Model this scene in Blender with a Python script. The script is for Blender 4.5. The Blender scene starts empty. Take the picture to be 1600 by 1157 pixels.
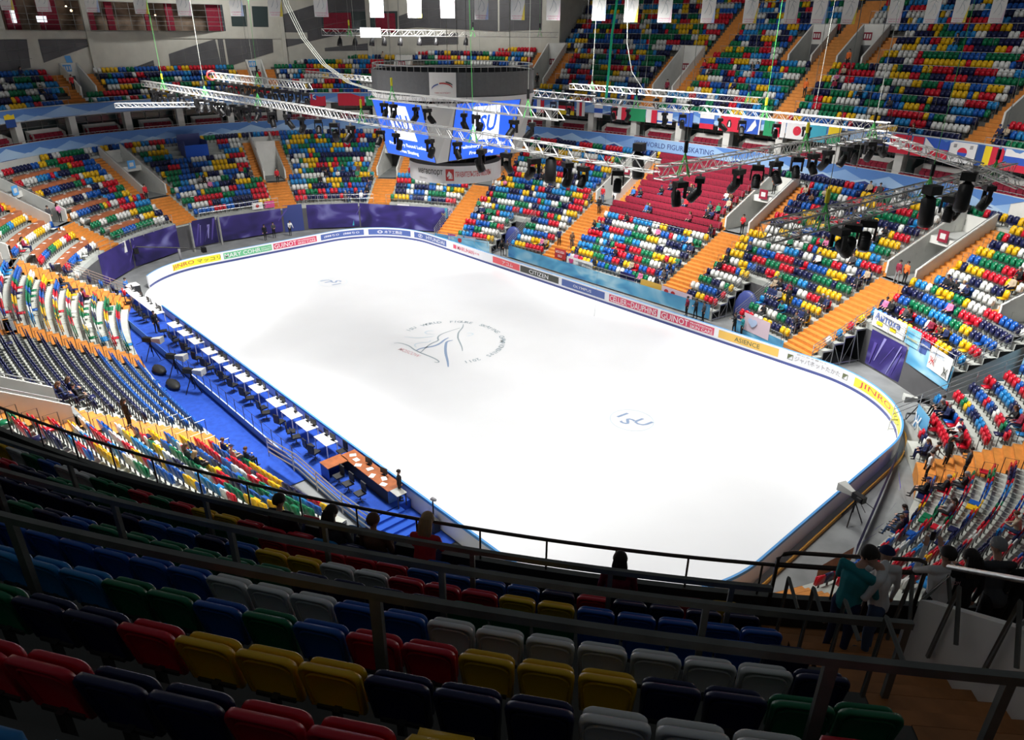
import bpy, bmesh, math, random
import numpy as np
from mathutils import Vector, Matrix
random.seed(7); rng = np.random.default_rng(5)
PI = math.pi
scn = bpy.context.scene
COL = scn.collection

# ---------------------------------------------------------------- camera, light, exposure
CAM = np.array([40.3459617, -30.9132318, 21.2942584]); YAW, PITCH, ROLL, FPX = 2.39153208, 0.444221390, 0.00882260198, 1115.0624
cyw, syw, cpt, spt = math.cos(YAW), math.sin(YAW), math.cos(PITCH), math.sin(PITCH)
FV = np.array([cyw*cpt, syw*cpt, -spt]); RV = np.cross(FV, [0, 0, 1]); RV /= np.linalg.norm(RV); UV = np.cross(RV, FV)
R2 = RV*math.cos(ROLL) + UV*math.sin(ROLL); U2 = -RV*math.sin(ROLL) + UV*math.cos(ROLL)
cam = bpy.data.objects.new('camera', bpy.data.cameras.new('camera')); COL.objects.link(cam)
cam.data.lens = 36.0*FPX/1600.0; cam.data.sensor_width = 36.0; cam.data.clip_start = 0.05; cam.data.clip_end = 400
M = Matrix((tuple(R2), tuple(U2), tuple(-FV))).transposed().to_4x4(); M.translation = Vector(CAM); cam.matrix_world = M
scn.camera = cam

def pix(P):
    P = np.atleast_2d(P).astype(float); d = P - CAM; z = d @ FV; zz = np.where(z < .05, .05, z)
    return 800 + FPX*(d @ R2)/zz, 578.5 - FPX*(d @ U2)/zz, z

w = bpy.data.worlds.new('arena_air'); scn.world = w; w.use_nodes = True
w.node_tree.nodes['Background'].inputs[0].default_value = (.86, .93, 1, 1)
w.node_tree.nodes['Background'].inputs[1].default_value = .07
def area(name, loc, size, power, spread, aim=(0, 0, 0), color=(1, .98, .95)):
    l = bpy.data.lights.new(name, 'AREA'); l.shape = 'RECTANGLE'; l.size, l.size_y = size; l.energy = power; l.spread = math.radians(spread); l.color = color
    o = bpy.data.objects.new(name, l); COL.objects.link(o); o.location = loc
    o.rotation_euler = (Vector(aim) - Vector(loc)).to_track_quat('-Z', 'Y').to_euler(); return o
for i, (x, y) in enumerate([(-20, -9), (-20, 9), (0, -12), (0, 12), (20, -9), (20, 9)]):
    area('arena_floodlight', (x, y, 27), (9, 5), 1950, 105, (x*1.05, y*1.05, 0))
for i, (x, y) in enumerate([(0, 30), (-30, 18), (30, 20), (-26, -20), (6, -27)]):
    area('stand_floodlight', (x*.42, y*.42, 25), (6, 3), 3300, 84, (x*1.05, y*1.05, 1))
for i, (x, y) in enumerate([(-30, -16), (-34, 4), (-24, 20), (0, 18), (16, 16)]):  # fill lights added high up to brighten the far wall and upper hall
    area('added_upper_fill', (x*1.3, y*1.3, 31), (4, 2), 650, 110, (x*1.9, y*2.3, 18))
scn.view_settings.view_transform = 'Standard'; scn.view_settings.look = 'None'; scn.view_settings.gamma = 1
scn.view_settings.use_curve_mapping = False; scn.view_settings.exposure = 0.0
scn.cycles.max_bounces = 5; scn.cycles.diffuse_bounces = 3; scn.cycles.glossy_bounces = 2; scn.cycles.transmission_bounces = 2
scn.cycles.sample_clamp_indirect = 4

# ---------------------------------------------------------------- helpers
def mat(name, col, rough=.6, metal=0, emit=0, noise=0, nscale=6, alpha=1, spec=.4, mix=None):
    m = bpy.data.materials.new(name); m.use_nodes = True; nt = m.node_tree; b = nt.nodes['Principled BSDF']
    b.inputs['Base Color'].default_value = (*col, 1); b.inputs['Roughness'].default_value = rough; b.inputs['Metallic'].default_value = metal
    b.inputs['Specular IOR Level'].default_value = spec
    if emit:
        b.inputs['Emission Color'].default_value = (*col, 1); b.inputs['Emission Strength'].default_value = emit
    if noise or mix:
        tc = nt.nodes.new('ShaderNodeTexCoord'); n = nt.nodes.new('ShaderNodeTexNoise'); n.inputs['Scale'].default_value = nscale; n.inputs['Detail'].default_value = 4
        nt.links.new(tc.outputs['Object'], n.inputs['Vector'])
        r = nt.nodes.new('ShaderNodeValToRGB'); nt.links.new(n.outputs['Fac'], r.inputs['Fac'])
        lo = tuple(c*(1-noise) for c in col) if mix is None else mix; hi = tuple(min(1, c*(1+noise)) for c in col)
        r.color_ramp.elements[0].color = (*lo, 1); r.color_ramp.elements[1].color = (*hi, 1); r.color_ramp.elements[0].position = .35; r.color_ramp.elements[1].position = .65
        nt.links.new(r.outputs['Color'], b.inputs['Base Color'])
    if alpha < 1: b.inputs['Alpha'].default_value = alpha
    return m
MT = {}
def mk(name, *a, **k): MT[name] = mat(name, *a, **k); return MT[name]
mk('ice', (.90, .915, .93), .22, noise=.03, nscale=.12, spec=.5)
mk('board_white', (.84, .85, .88), .35); mk('board_blue_cap', (.10, .36, .75), .4); mk('kick_navy', (.05, .07, .24), .4); mk('kick_yellow', (.85, .42, .06), .5)
mk('board_grey', (.40, .42, .43), .6)
mk('concrete', (.36, .37, .35), .8, noise=.12, nscale=1.5); mk('concrete_light', (.52, .53, .50), .8, noise=.08, nscale=1.2)
mk('tread_grey', (.42, .44, .41), .8, noise=.1, nscale=2); mk('tread_pale', (.50, .52, .47), .8, noise=.08, nscale=2)
mk('wall_white', (.70, .70, .66), .8, noise=.05, nscale=1); mk('wall_beige', (.56, .55, .48), .85, noise=.06, nscale=.8)
mk('orange', (.62, .24, .045), .6, noise=.1, nscale=3); mk('blue_carpet', (.015, .07, .42), .9, noise=.12, nscale=3); mk('blue_step', (.02, .10, .55), .9)
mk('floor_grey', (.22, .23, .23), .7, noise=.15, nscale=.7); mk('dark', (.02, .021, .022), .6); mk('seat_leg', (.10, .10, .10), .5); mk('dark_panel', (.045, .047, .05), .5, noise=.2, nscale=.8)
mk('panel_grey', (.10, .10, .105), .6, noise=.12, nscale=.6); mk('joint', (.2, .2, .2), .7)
mk('steel', (.55, .56, .57), .3, metal=.8); mk('steel_dark', (.10, .10, .095), .35, metal=.6); mk('rail_grey', (.16, .165, .15), .45, metal=.3, noise=.15, nscale=4)
mk('rail_brown', (.07, .055, .045), .3, metal=.5)
mk('alu', (.62, .62, .60), .35, metal=.5); mk('black', (.012, .012, .013), .45); mk('lens', (.25, .27, .3), .1, metal=.6)
mk('maroon', (.26, .012, .035), .7, noise=.15, nscale=3); mk('wood', (.38, .11, .03), .4, noise=.2, nscale=3); mk('wood_floor', (.42, .17, .05), .5, noise=.2, nscale=3)
mk('white', (.82, .82, .82), .5); mk('paper', (.86, .86, .84), .7); mk('screen_blue', (.02, .12, .80), .4, emit=.9); mk('screen_white', (.9, .93, 1), .4, emit=1.1)
mk('score_grey', (.14, .145, .15), .5, noise=.05); mk('score_pale', (.66, .66, .64), .5); mk('lamp_white', (1, 1, 1), .4, emit=4); mk('lamp_warm', (1, .72, .42), .4, emit=5)
mk('glass_dark', (.04, .06, .06), .12, spec=.7); mk('room_warm', (.30, .22, .16), .8, noise=.5, nscale=.6)
mk('green_strap', (.12, .62, .15), .6); mk('green_rope', (.02, .62, .32), .6); mk('cable', (.34, .36, .32), .5); mk('cable_dark', (.06, .06, .06), .5)
mk('skin', (.62, .36, .26), .6); mk('shoe', (.02, .02, .02), .5); mk('hair_dark', (.02, .014, .01), .6); mk('hair_brown', (.10, .045, .02), .6); mk('hair_blond', (.40, .26, .12), .6); mk('hair_grey', (.3, .3, .3), .6)
SEATC = {'blue': (.012, .10, .42), 'navy': (.012, .016, .07), 'red': (.58, .012, .03), 'green': (.006, .17, .07), 'yellow': (.80, .48, .012), 'white': (.72, .73, .70), 'light blue': (.02, .23, .55), 'orange': (.75, .26, .02)}
SEATM = {k: mat('seat_'+k.replace(' ', '_'), c, .32, noise=.06, nscale=2) for k, c in SEATC.items()}
CLOTH = {'black': (.012, .012, .014), 'dark grey': (.06, .06, .065), 'grey': (.22, .22, .23), 'white': (.75, .75, .74), 'red': (.55, .02, .03), 'navy': (.015, .025, .09), 'blue': (.04, .16, .45), 'green': (.03, .20, .10), 'beige': (.45, .36, .25), 'brown': (.12, .06, .03), 'pink': (.65, .18, .35), 'orange': (.75, .16, .03), 'teal': (.02, .25, .28), 'maroon': (.22, .015, .04), 'denim': (.06, .11, .22)}
CLM = {k: mat('cloth_'+k.replace(' ', '_'), c, .85) for k, c in CLOTH.items()}

class MB:
    """collects boxes, tubes and quads, then links them as ONE mesh object"""
    def __init__(s): s.v = []; s.f = []; s.m = []; s.mats = []; s.smooth = []
    def mi(s, m):
        m = MT[m] if isinstance(m, str) else m
        if m not in s.mats: s.mats.append(m)
        return s.mats.index(m)
    def poly(s, pts, m, sm=False):
        n = len(s.v); s.v += [tuple(p) for p in pts]; s.f.append(tuple(range(n, n+len(pts)))); s.m.append(s.mi(m)); s.smooth.append(sm)
    def mesh(s, vs, fs, m, sm=False):
        n = len(s.v); s.v += [tuple(v) for v in vs]; i = s.mi(m)
        for f in fs: s.f.append(tuple(n+a for a in f)); s.m.append(i); s.smooth.append(sm)
    def hexa(s, p, m):
        s.mesh(p, [(0, 3, 2, 1), (4, 5, 6, 7), (0, 1, 5, 4), (1, 2, 6, 5), (2, 3, 7, 6), (3, 0, 4, 7)], m)
    def box(s, c, d, m, rz=0, X=None, Y=None, Z=None):
        c = np.array(c, float); X = np.array(X if X is not None else (math.cos(rz), math.sin(rz), 0), float); Y = np.array(Y if Y is not None else (-math.sin(rz), math.cos(rz), 0), float); Z = np.array(Z if Z is not None else (0, 0, 1), float)
        a, b, e = X*d[0]/2, Y*d[1]/2, Z*d[2]/2
        s.hexa([c-a-b-e, c+a-b-e, c+a+b-e, c-a+b-e, c-a-b+e, c+a-b+e, c+a+b+e, c-a+b+e], m)
    def tube(s, pts, r, m, n=6, cap=True, closed=False):
        pts = [np.array(p, float) for p in pts]; rings = []; N = len(pts)
        for i, p in enumerate(pts):
            if closed: t = pts[(i+1) % N]-pts[i-1]
            else: t = pts[min(i+1, N-1)]-pts[max(i-1, 0)]
            t = t/(np.linalg.norm(t)+1e-9); a = np.cross(t, [0, 0, 1] if abs(t[2]) < .95 else [1, 0, 0]); a /= np.linalg.norm(a); b = np.cross(t, a)
            rr = r[i] if isinstance(r, (list, tuple)) else r
            rings.append([p+rr*(math.cos(2*PI*j/n)*a+math.sin(2*PI*j/n)*b) for j in range(n)])
        vs = [v for q in rings for v in q]; fs = []
        for i in range(N if closed else N-1):
            k = (i+1) % N
            for j in range(n): fs.append((i*n+j, i*n+(j+1) % n, k*n+(j+1) % n, k*n+j))
        if cap and not closed: fs += [tuple(range(n))[::-1], tuple((N-1)*n+j for j in range(n))]
        s.mesh(vs, fs, m, n > 6)
    def build(s, name, parent=None, **tags):
        me = bpy.data.meshes.new(name); me.from_pydata([tuple(map(float, v)) for v in s.v], [], s.f)
        for m in s.mats: me.materials.append(m)
        me.polygons.foreach_set('material_index', s.m); me.polygons.foreach_set('use_smooth', s.smooth); me.update()
        o = bpy.data.objects.new(name, me); COL.objects.link(o)
        if parent: o.parent = parent
        tag(o, **tags); return o
def tag(o, label=None, cat=None, group=None, kind=None):
    if label: o['label'] = label
    if cat: o['category'] = cat
    if group: o['group'] = group
    if kind: o['kind'] = kind
    return o
def empty(name, loc=(0, 0, 0), rz=0, **tags):
    o = bpy.data.objects.new(name, None); COL.objects.link(o); o.location = loc; o.rotation_euler = (0, 0, rz); o.empty_display_size = .2; return tag(o, **tags)
def copy_tree(o, parent=None):
    c = o.copy(); COL.objects.link(c)
    if parent: c.parent = parent
    for ch in list(o.children): copy_tree(ch, c)
    return c
def drop(o):
    for ch in list(o.children): drop(ch)
    bpy.data.objects.remove(o, do_unlink=True)
ORD = ['zeroth', 'first', 'second', 'third', 'fourth', 'fifth', 'sixth', 'seventh', 'eighth', 'ninth', 'tenth', 'eleventh', 'twelfth', 'thirteenth', 'fourteenth', 'fifteenth', 'sixteenth', 'seventeenth', 'eighteenth', 'nineteenth', 'twentieth']
def ordw(n):
    if n <= 20: return ORD[n]
    t = {2: 'twenty', 3: 'thirty', 4: 'forty', 5: 'fifty', 6: 'sixty', 7: 'seventy', 8: 'eighty', 9: 'ninety'}
    if n < 100: return (t[n//10]+'-'+ORD[n % 10]) if n % 10 else t[n//10][:-1]+'ieth'
    return str(n)+'th'

def text_mesh(body, size=1.0, bold=0.0, extrude=0.0, align='CENTER', shear=0):
    c = bpy.data.curves.new('txt', 'FONT'); c.body = body; c.size = size; c.align_x = align; c.align_y = 'CENTER'; c.offset = bold; c.extrude = extrude; c.shear = shear; c.resolution_u = 2
    o = bpy.data.objects.new('txt', c); COL.objects.link(o); bpy.context.view_layer.update()
    me = bpy.data.meshes.new_from_object(o.evaluated_get(bpy.context.evaluated_depsgraph_get())); bpy.data.objects.remove(o)
    V = np.array([v.co[:] for v in me.vertices]).reshape(-1, 3); F = [tuple(p.vertices) for p in me.polygons]; bpy.data.meshes.remove(me); return V, F
def fit_text(body, wd, ht, bold=0.0):
    V, F = text_mesh(body, 1.0, bold)
    if not len(V): return V, F
    V = V.copy(); lo, hi = V.min(0), V.max(0); c = (lo+hi)/2; V -= c
    V[:, 0] *= wd/max(hi[0]-lo[0], 1e-6); V[:, 1] *= ht/max(hi[1]-lo[1], 1e-6); return V, F

# ---------------------------------------------------------------- plan curves
def sup(cx, cy, a, b, n, m):
    t = np.linspace(0, 2*PI, m, endpoint=False); c, s = np.cos(t), np.sin(t); r = (np.abs(c/a)**n+np.abs(s/b)**n)**(-1/n)
    return np.stack([cx+r*c, cy+r*s], 1)
def resample(P, m):
    Q = np.vstack([P, P[:1]]); L = np.r_[0, np.cumsum(np.linalg.norm(np.diff(Q, axis=0), axis=1))]; s = np.linspace(0, L[-1], m, endpoint=False)
    return np.stack([np.interp(s, L, Q[:, i]) for i in (0, 1)], 1)
def norms(C):
    T = np.roll(C, -1, 0)-np.roll(C, 1, 0); T /= np.linalg.norm(T, axis=1)[:, None]; return T, np.stack([T[:, 1], -T[:, 0]], 1)
IN = resample(sup(0, -.5, 33, 19.3, 2.3, 1440), 720); OUT = sup(-2.5, 1.5, 48.5, 34, 2.4, 2880); TI, NI = norms(IN)
def _d(i):
    d = OUT-IN[i]; al = d @ NI[i]; pe = np.abs(d @ TI[i]); return al[np.argmin(np.where(al > 0, pe, 1e9))]
DI = np.array([_d(i) for i in range(720)]); DI = np.convolve(np.r_[DI[-15:], DI, DI[:15]], np.ones(31)/31, 'valid')
Z0, DZ, NR = .8, .436, 19
def lerpc(A, i):
    i = i % len(A); a = int(i); f = i-a; return A[a]*(1-f)+A[(a+1) % len(A)]*f
def LP(s, t, z=None):
    """point on the lower bowl: s along the ice-side curve (0..720), t from 0 (front row) to 1 (back row)"""
    q = lerpc(IN, s)+lerpc(NI, s)*(lerpc(DI, s)*t); return np.array([q[0], q[1], Z0+DZ*NR*t if z is None else z])
OU = resample(OUT, 1440); TU, NU = norms(OU); UF, UR, UT, UO = 13.4, .56, .8, 1.0
def UP(i, off, z):
    q = lerpc(OU, i)+lerpc(NU, i)*off; return np.array([q[0], q[1], z])
def mps(s, t): return float(np.linalg.norm(LP(s+.5, t, 0)-LP(s-.5, t, 0)))
def intervals(a, b, cuts):
    out = [(a, b)]
    for c, d in cuts:
        nx = []
        for x, y in out:
            if d <= x or c >= y: nx.append((x, y)); continue
            if c > x: nx.append((x, c))
            if d < y: nx.append((d, y))
        out = nx
    return out
def steps(a, b, st):
    n = max(1, int(math.ceil((b-a)/st))); return [a+(b-a)*j/n for j in range(n+1)]

# rink outline
HX, HY, RR = 30.0, 14.69, 7.79
_seg = [2*(HY-RR), PI/2*RR, 2*(HX-RR), PI/2*RR, 2*(HY-RR), PI/2*RR, 2*(HX-RR), PI/2*RR]; _cum = np.r_[0, np.cumsum(_seg)]; RL = _cum[-1]
def rink(s, off=0):
    s = s % RL; k = int(np.searchsorted(_cum, s, 'right'))-1; u = s-_cum[k]
    if k == 0: return np.array([HX+off, -HY+RR+u])
    if k == 2: return np.array([HX-RR-u, HY+off])
    if k == 4: return np.array([-HX-off, HY-RR-u])
    if k == 6: return np.array([-HX+RR+u, -HY-off])
    c = {1: (HX-RR, HY-RR, 0), 3: (-HX+RR, HY-RR, 90), 5: (-HX+RR, -HY+RR, 180), 7: (HX-RR, -HY+RR, 270)}[k]; a = math.radians(c[2])+u/RR
    return np.array([c[0]+(RR+off)*math.cos(a), c[1]+(RR+off)*math.sin(a)])
# ---------------------------------------------------------------- rink
def flat_fan(C, z, m, name, **k):
    b = MB(); b.poly([(p[0], p[1], z) for p in C], m); return b.build(name, **k)
ice = flat_fan([rink(s) for s in np.arange(0, RL, .5)], 0, 'ice', 'floor', label='white ice sheet of the skating rink', kind='structure')
b = MB(); outer = [lerpc(OU, i)+lerpc(NU, i)*9 for i in range(0, 1440, 8)]
b.poly([(p[0], p[1], -.05) for p in outer], 'floor_grey'); b.build('floor', kind='structure', label='dark grey arena floor around the rink')

# markings frozen under the ice: flat ribbons a few millimetres above it
mk('mark_blue', (.30, .40, .58), .4); mk('mark_grey', (.35, .42, .46), .4); mk('mark_red', (.72, .42, .45), .4); mk('mark_pale', (.62, .72, .78), .4)
def ribbon(b, pts, w0, m, z=.006, closed=False):
    P = [np.array(p, float) for p in pts]
    for _ in range(2):
        q = [P[0]]
        for a, c in zip(P[:-1], P[1:]): q += [a*.75+c*.25, a*.25+c*.75]
        q.append(P[-1]); P = q
    n = len(P); L = []; R = []
    for i, p in enumerate(P):
        t = P[min(i+1, n-1)]-P[max(i-1, 0)]; t /= np.linalg.norm(t)+1e-9; nn = np.array([-t[1], t[0]]); w = w0*(.35+.65*math.sin(PI*min(1, max(0, i/(n-1)))))
        L.append(p+nn*w/2); R.append(p-nn*w/2)
    vs = [(x[0], x[1], z) for x in L]+[(x[0], x[1], z) for x in R]
    b.mesh(vs, [(i, i+n, i+1+n, i+1) for i in range(n-1)], m)
def ring(b, cx, cy, rx, ry, w, m, z=.006, n=64):
    vs = []
    for k in range(n):
        a = 2*PI*k/n; vs += [(cx+rx*math.cos(a), cy+ry*math.sin(a), z), (cx+(rx-w)*math.cos(a), cy+(ry-w)*math.sin(a), z)]
    b.mesh(vs, [(2*k, 2*k+1, (2*k+3) % (2*n), (2*k+2) % (2*n)) for k in range(n)], m)
def isu(cx, cy, rot, lab):
    b = MB(); ring(b, cx, cy, 1.35, 1.3, .05, 'mark_pale'); c, s = math.cos(rot), math.sin(rot)
    for ch, dx, dy, sz in (('I', -.75, .18, 1.15), ('S', -.12, -.28, 1.15), ('U', .62, .12, 1.15)):
        V, F = text_mesh(ch, sz, .02, shear=.25); V = V-V.mean(0)
        X = V[:, 0]*1.15+dx; Y = V[:, 1]+dy; b.mesh(np.stack([cx+c*X-s*Y, cy+s*X+c*Y, np.full(len(X), .006)], 1), F, 'mark_blue')
    b.build('ice_logo', label=lab, cat='logo', group='round logos painted in the ice')
isu(17.65, .2, math.radians(8), 'round pale blue ISU logo in the ice nearest the camera')
isu(-17.5, .1, math.radians(188), 'round pale blue ISU logo in the ice at the far end')
b = MB(); cx, cy, R0 = .75, -.45, 4.0; txt = 'ISU  WORLD  FIGURE  SKATING  CHAMPIONSHIPS  2011'; a0, a1 = math.radians(196), math.radians(-22)
for k, ch in enumerate(txt):
    if ch == ' ': continue
    a = a0+(a1-a0)*k/(len(txt)-1); V, F = text_mesh(ch, .56, .012)
    V = V-[(V[:, 0].max()+V[:, 0].min())/2, V[:, 1].mean(), 0]; r = R0+V[:, 1]; aa = a-V[:, 0]/R0
    b.mesh(np.stack([cx+r*np.cos(aa), cy+r*np.sin(aa), np.full(len(r), .006)], 1), F, 'mark_grey')
ctr = b.build('ice_emblem', label='large skater emblem with lettering ring painted at centre ice', cat='logo')
for m, n, L in (('mark_pale', 'skirt_stroke', [[(-2.26, -2.56), (-1.37, -1.94), (-1.0, -1.26), (-0.83, -0.7)], [(-1.12, -0.52), (-1.62, -0.96), (-1.96, -0.83), (-2.02, -0.42), (-1.71, -0.16)], [(0.34, 1.51), (0.65, 1.8), (0.93, 1.7), (0.86, 1.12)], [(-0.38, -1.44), (-0.12, -1.75), (-0.48, -2.27), (-0.58, -2.74), (-0.28, -3.0), (-0.0, -3.04)]]),
                ('mark_grey', 'body_stroke', [[(-1.26, 2.48), (-0.73, 2.0), (-0.22, 1.13), (0.41, 0.57), (0.74, 0.31), (2.26, -0.51), (2.81, -0.93)], [(-0.81, 1.77), (-0.85, 0.42), (-0.73, -0.33), (-0.37, -0.81), (0.1, -1.01), (0.15, -1.8), (0.56, -2.65), (0.97, -3.33), (0.87, -3.45)], [(-1.75, -3.83), (-1.57, -3.5), (-0.61, -3.26), (0.17, -3.43), (0.99, -3.42), (2.45, -3.23), (3.15, -3.31), (3.24, -3.53), (2.97, -3.62)]]),
                ('mark_blue', 'leg_stroke', [[(0.14, -0.11), (0.25, -0.61), (0.61, -1.29), (0.72, -2.0), (0.35, -2.88), (0.5, -3.41)], [(0.74, -0.18), (0.63, -0.66), (0.95, -1.03), (2.15, -2.01), (3.55, -2.87), (4.28, -3.41)]])):
    b = MB()
    for q in L: ribbon(b, q, .13 if m != 'mark_blue' else .2, m)
    b.build(n, ctr)
b = MB(); V, F = fit_text('MOSCOW', 2.1, .42, .01); th = math.atan2(.27, 2.07); c, s = math.cos(th), math.sin(th)
b.mesh(np.stack([.45+c*V[:, 0]-s*V[:, 1], -3.98+s*V[:, 0]+c*V[:, 1], np.full(len(V), .007)], 1), F, 'mark_red'); b.build('city_lettering', ctr)

# dasher boards
GAP = (103.6, 112.6)
def board_strip(b, s0, s1, o, z0, z1, m, st=.5):
    S = steps(s0, s1, st)
    for a, c in zip(S[:-1], S[1:]):
        p, q = rink(a, o), rink(c, o); b.poly([(*p, z0), (*q, z0), (*q, z1), (*p, z1)], m)
def board_flat(b, s0, s1, o0, o1, z, m, st=.5):
    S = steps(s0, s1, st)
    for a, c in zip(S[:-1], S[1:]): b.poly([(*rink(a, o0), z), (*rink(a, o1), z), (*rink(c, o1), z), (*rink(c, o0), z)], m)
s0, s1 = GAP[1]-RL, GAP[0]
b = MB()
board_strip(b, s0, s1, 0, 0, 1.12, 'board_white'); board_strip(b, s0, s1, .12, 0, 1.12, 'board_white'); board_flat(b, s0, s1, 0, .12, 1.12, 'board_white')
for s in (s0, s1): b.poly([(*rink(s, 0), 0), (*rink(s, .12), 0), (*rink(s, .12), 1.12), (*rink(s, 0), 1.12)], 'board_white')
brd = b.build('rink_boards', label='white dasher boards with sponsor panels running around the ice', cat='rink boards')
b = MB(); board_strip(b, s0, s1, -.015, 0, .20, 'kick_navy'); board_flat(b, s0, s1, -.015, 0, .20, 'kick_navy'); b.build('kick_plate', brd, label='dark blue kick plate')
b = MB(); board_strip(b, 112.6-RL, 12, .125, .98, 1.14, 'board_blue_cap'); board_flat(b, s0, s1, .02, .125, 1.14, 'board_blue_cap'); board_strip(b, s0, s1, .02, 1.12, 1.14, 'board_blue_cap'); b.build('cap_rail', brd, label='light blue cap rail')
b = MB(); board_strip(b, -4, 20, .50, -.05, .16, 'kick_yellow'); board_flat(b, -4, 20, .44, .50, .16, 'kick_yellow'); board_strip(b, -4, 20, .44, -.05, .16, 'kick_yellow'); board_flat(b, -4, 20, .12, .44, .05, 'board_grey'); b.build('outer_kerb', brd, label='orange kerb outside the boards')
ACOL = {'y': (.88, .80, .04), 'g': (.16, .52, .27), 'r': (.66, .06, .13), 'b': (.07, .12, .36), 'k': (.05, .055, .045), 'lr': (.85, .11, .13), 'gold': (.78, .48, .10), 'w': (.86, .86, .88), 'dkred': (.55, .05, .05), 'ink': (.16, .10, .02), 'grey': (.30, .30, .32), 'ol': (.10, .12, .05)}
for k, c in ACOL.items(): mk('ad_'+k, c, .4)
def bend(b, V, F, sc, zc, m, off=-.02):
    vs = []
    for x, y, _ in V: vs.append((*rink(sc-x, off), zc+y))
    b.mesh(vs, F, m)
ADS = [(99.8, 94.8, 'y', [('JINRO', 0, .47, .46, 'dkred'), ('マッコリ', .53, .47, .34, 'ink')]), (94.5, 89.4, 'g', [('MARY COHR', .02, .74, .42, 'w'), ('BEAUTÉ', .78, .2, .14, 'w', .1), ('EXPERT', .78, .2, .14, 'w', -.12)]),
       (89.2, 84.2, 'r', [('GUINOT', .02, .50, .46, 'w'), ('PROFESSIONAL', .55, .42, .16, 'w', .12), ('SKIN CARE', .55, .42, .2, 'w', -.13)]), (83.7, 78.7, 'b', [('(888ちO', .08, .36, .30, 'w'), ('(888ちO', .54, .36, .30, 'w')]),
       (78.2, 73.2, 'b', [('◎', .20, .12, .34, 'w'), ('木下工務店', .36, .42, .36, 'w')]), (72.7, 67.3, 'b', [('HYUNDAI', .34, .60, .38, 'w')]),
       (66.1, 61.8, None, [('■', 0, .12, .40, 'r'), ('MARUHAN', .16, .62, .42, 'r'), ('KYB', .82, .16, .18, 'r')]), (59.8, 55.9, 'lr', [('アコム', .36, .40, .36, 'w')]),
       (55.8, 50.7, 'k', [('CITIZEN', .24, .50, .40, 'w')]), (50.3, 45.2, 'b', [('OLYMPUS', .28, .42, .24, 'w')]), (44.7, 39.6, 'r', [('CELLIER', .02, .36, .5, 'w'), ('des', .39, .07, .14, 'w'), ('DAUPHINS', .47, .51, .5, 'w')]),
       (39.3, 34.3, 'r', [('GUINOT', .02, .52, .5, 'w'), ('PROFESSIONAL', .57, .41, .16, 'w', .14), ('SKIN CARE', .57, .41, .24, 'w', -.13)]), (33.9, 29.0, 'gold', [('ASIENCE', .28, .42, .34, 'ol')]),
       (28.3, 23.8, None, [('◩', 0, .09, .4, 'ol'), ('ジャパネットたかた', .12, .74, .38, 'grey'), ('◩', .90, .09, .4, 'ol'), ('夢のある暮らし', .14, .5, .1, 'grey', .36)]), (23.3, 15.0, 'y', [('JINRO', .05, .42, .46, 'dkred'), ('マッコリ', .52, .42, .36, 'ink')])]
for a, c, col, T in ADS:
    wd = a-c; b = MB()
    if col:
        S = steps(c, a, .5); z0, z1 = .36, .98
        for p, q in zip(S[:-1], S[1:]): b.poly([(*rink(p, -.01), z0), (*rink(q, -.01), z0), (*rink(q, -.01), z1), (*rink(p, -.01), z1)], 'ad_'+col)
        pn = b.build('advert_panel', brd)
    else: pn = brd
    b = MB()
    for t in T:
        V, F = fit_text(t[0], wd*t[2], t[3], .004)
        if len(V): bend(b, V, F, a-wd*(t[1]+t[2]/2), .67+(t[5] if len(t) > 5 else 0), 'ad_'+t[4])
    b.build('lettering', pn)
b = MB(); ring(b, 0, 0, .34, .2, .05, 'ad_w'); V = np.array(b.v); F = b.f; bb = MB(); V2 = V.copy(); V2[:, 2] = 0; bend(bb, V2, F, 71.8, .67, 'ad_w', -.021); V, F = text_mesh('H', .34, .01, shear=.5); V = V-V.mean(0); bend(bb, V, F, 71.8, .67, 'ad_w', -.021); bb.build('lettering', brd)
b = MB()
bend(b, *fit_text('JINRO', 2.2, .4, .003), 115.3, .62, 'ad_grey'); b.build('lettering', brd)

# ---------------------------------------------------------------- lower bowl
SEGS = [(-66, 51.5), (88, 121.5), (131, 234.5), (243, 273.5), (441, 606)]          # pull-out front rows
def in_seg(s):
    for a, c in SEGS:
        if a <= s <= c or a <= s-720 <= c: return True
    return False
AIS = [26, 64, 95, 151.5, 211, 268.5, 306, 339.5, 377, 410, 448.5, 502, 561, 620, 688]
PW, SW = 1.15, 1.15     # half width of a portal, width of the stair beside it
def row_ranges(k):
    if k >= 10: return [(-66, 654)]
    if k >= 5: return [(-66, 51.5), (58.6, 654)]
    return [(-66, [41, 46, 51.5, 51.5, 51.5][k])]+SEGS[1:]
def aisle_cuts(k):
    """(s0,s1) blocked by aisles on row k, and the portal openings"""
    t = (k+.5)/NR; a = []; p = []
    for c in AIS:
        m = mps(c, t)
        if k < 10:
            if c != 64: a.append((c-1.3/m, c+1.3/m))
        elif k <= 17: a.append((c-(PW+SW)/m, c+(PW+SW)/m)); p.append((c-PW/m, c+PW/m))
    return a, p
def strip(b, k, s0, s1, t0, t1, z, m, st=3):
    S = steps(s0, s1, st); A = [LP(s, t0, z) for s in S]; B = [LP(s, t1, z) for s in S]; n = len(S)
    b.mesh(A+B, [(i, i+1, i+1+n, i+n) for i in range(n-1)], m)
def riser(b, s0, s1, t, z0, z1, m, st=3):
    S = steps(s0, s1, st); A = [LP(s, t, z0) for s in S]; B = [LP(s, t, z1) for s in S]; n = len(S)
    b.mesh(A+B, [(i, i+1, i+1+n, i+n) for i in range(n-1)], m)
bt, bs = MB(), MB()
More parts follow.
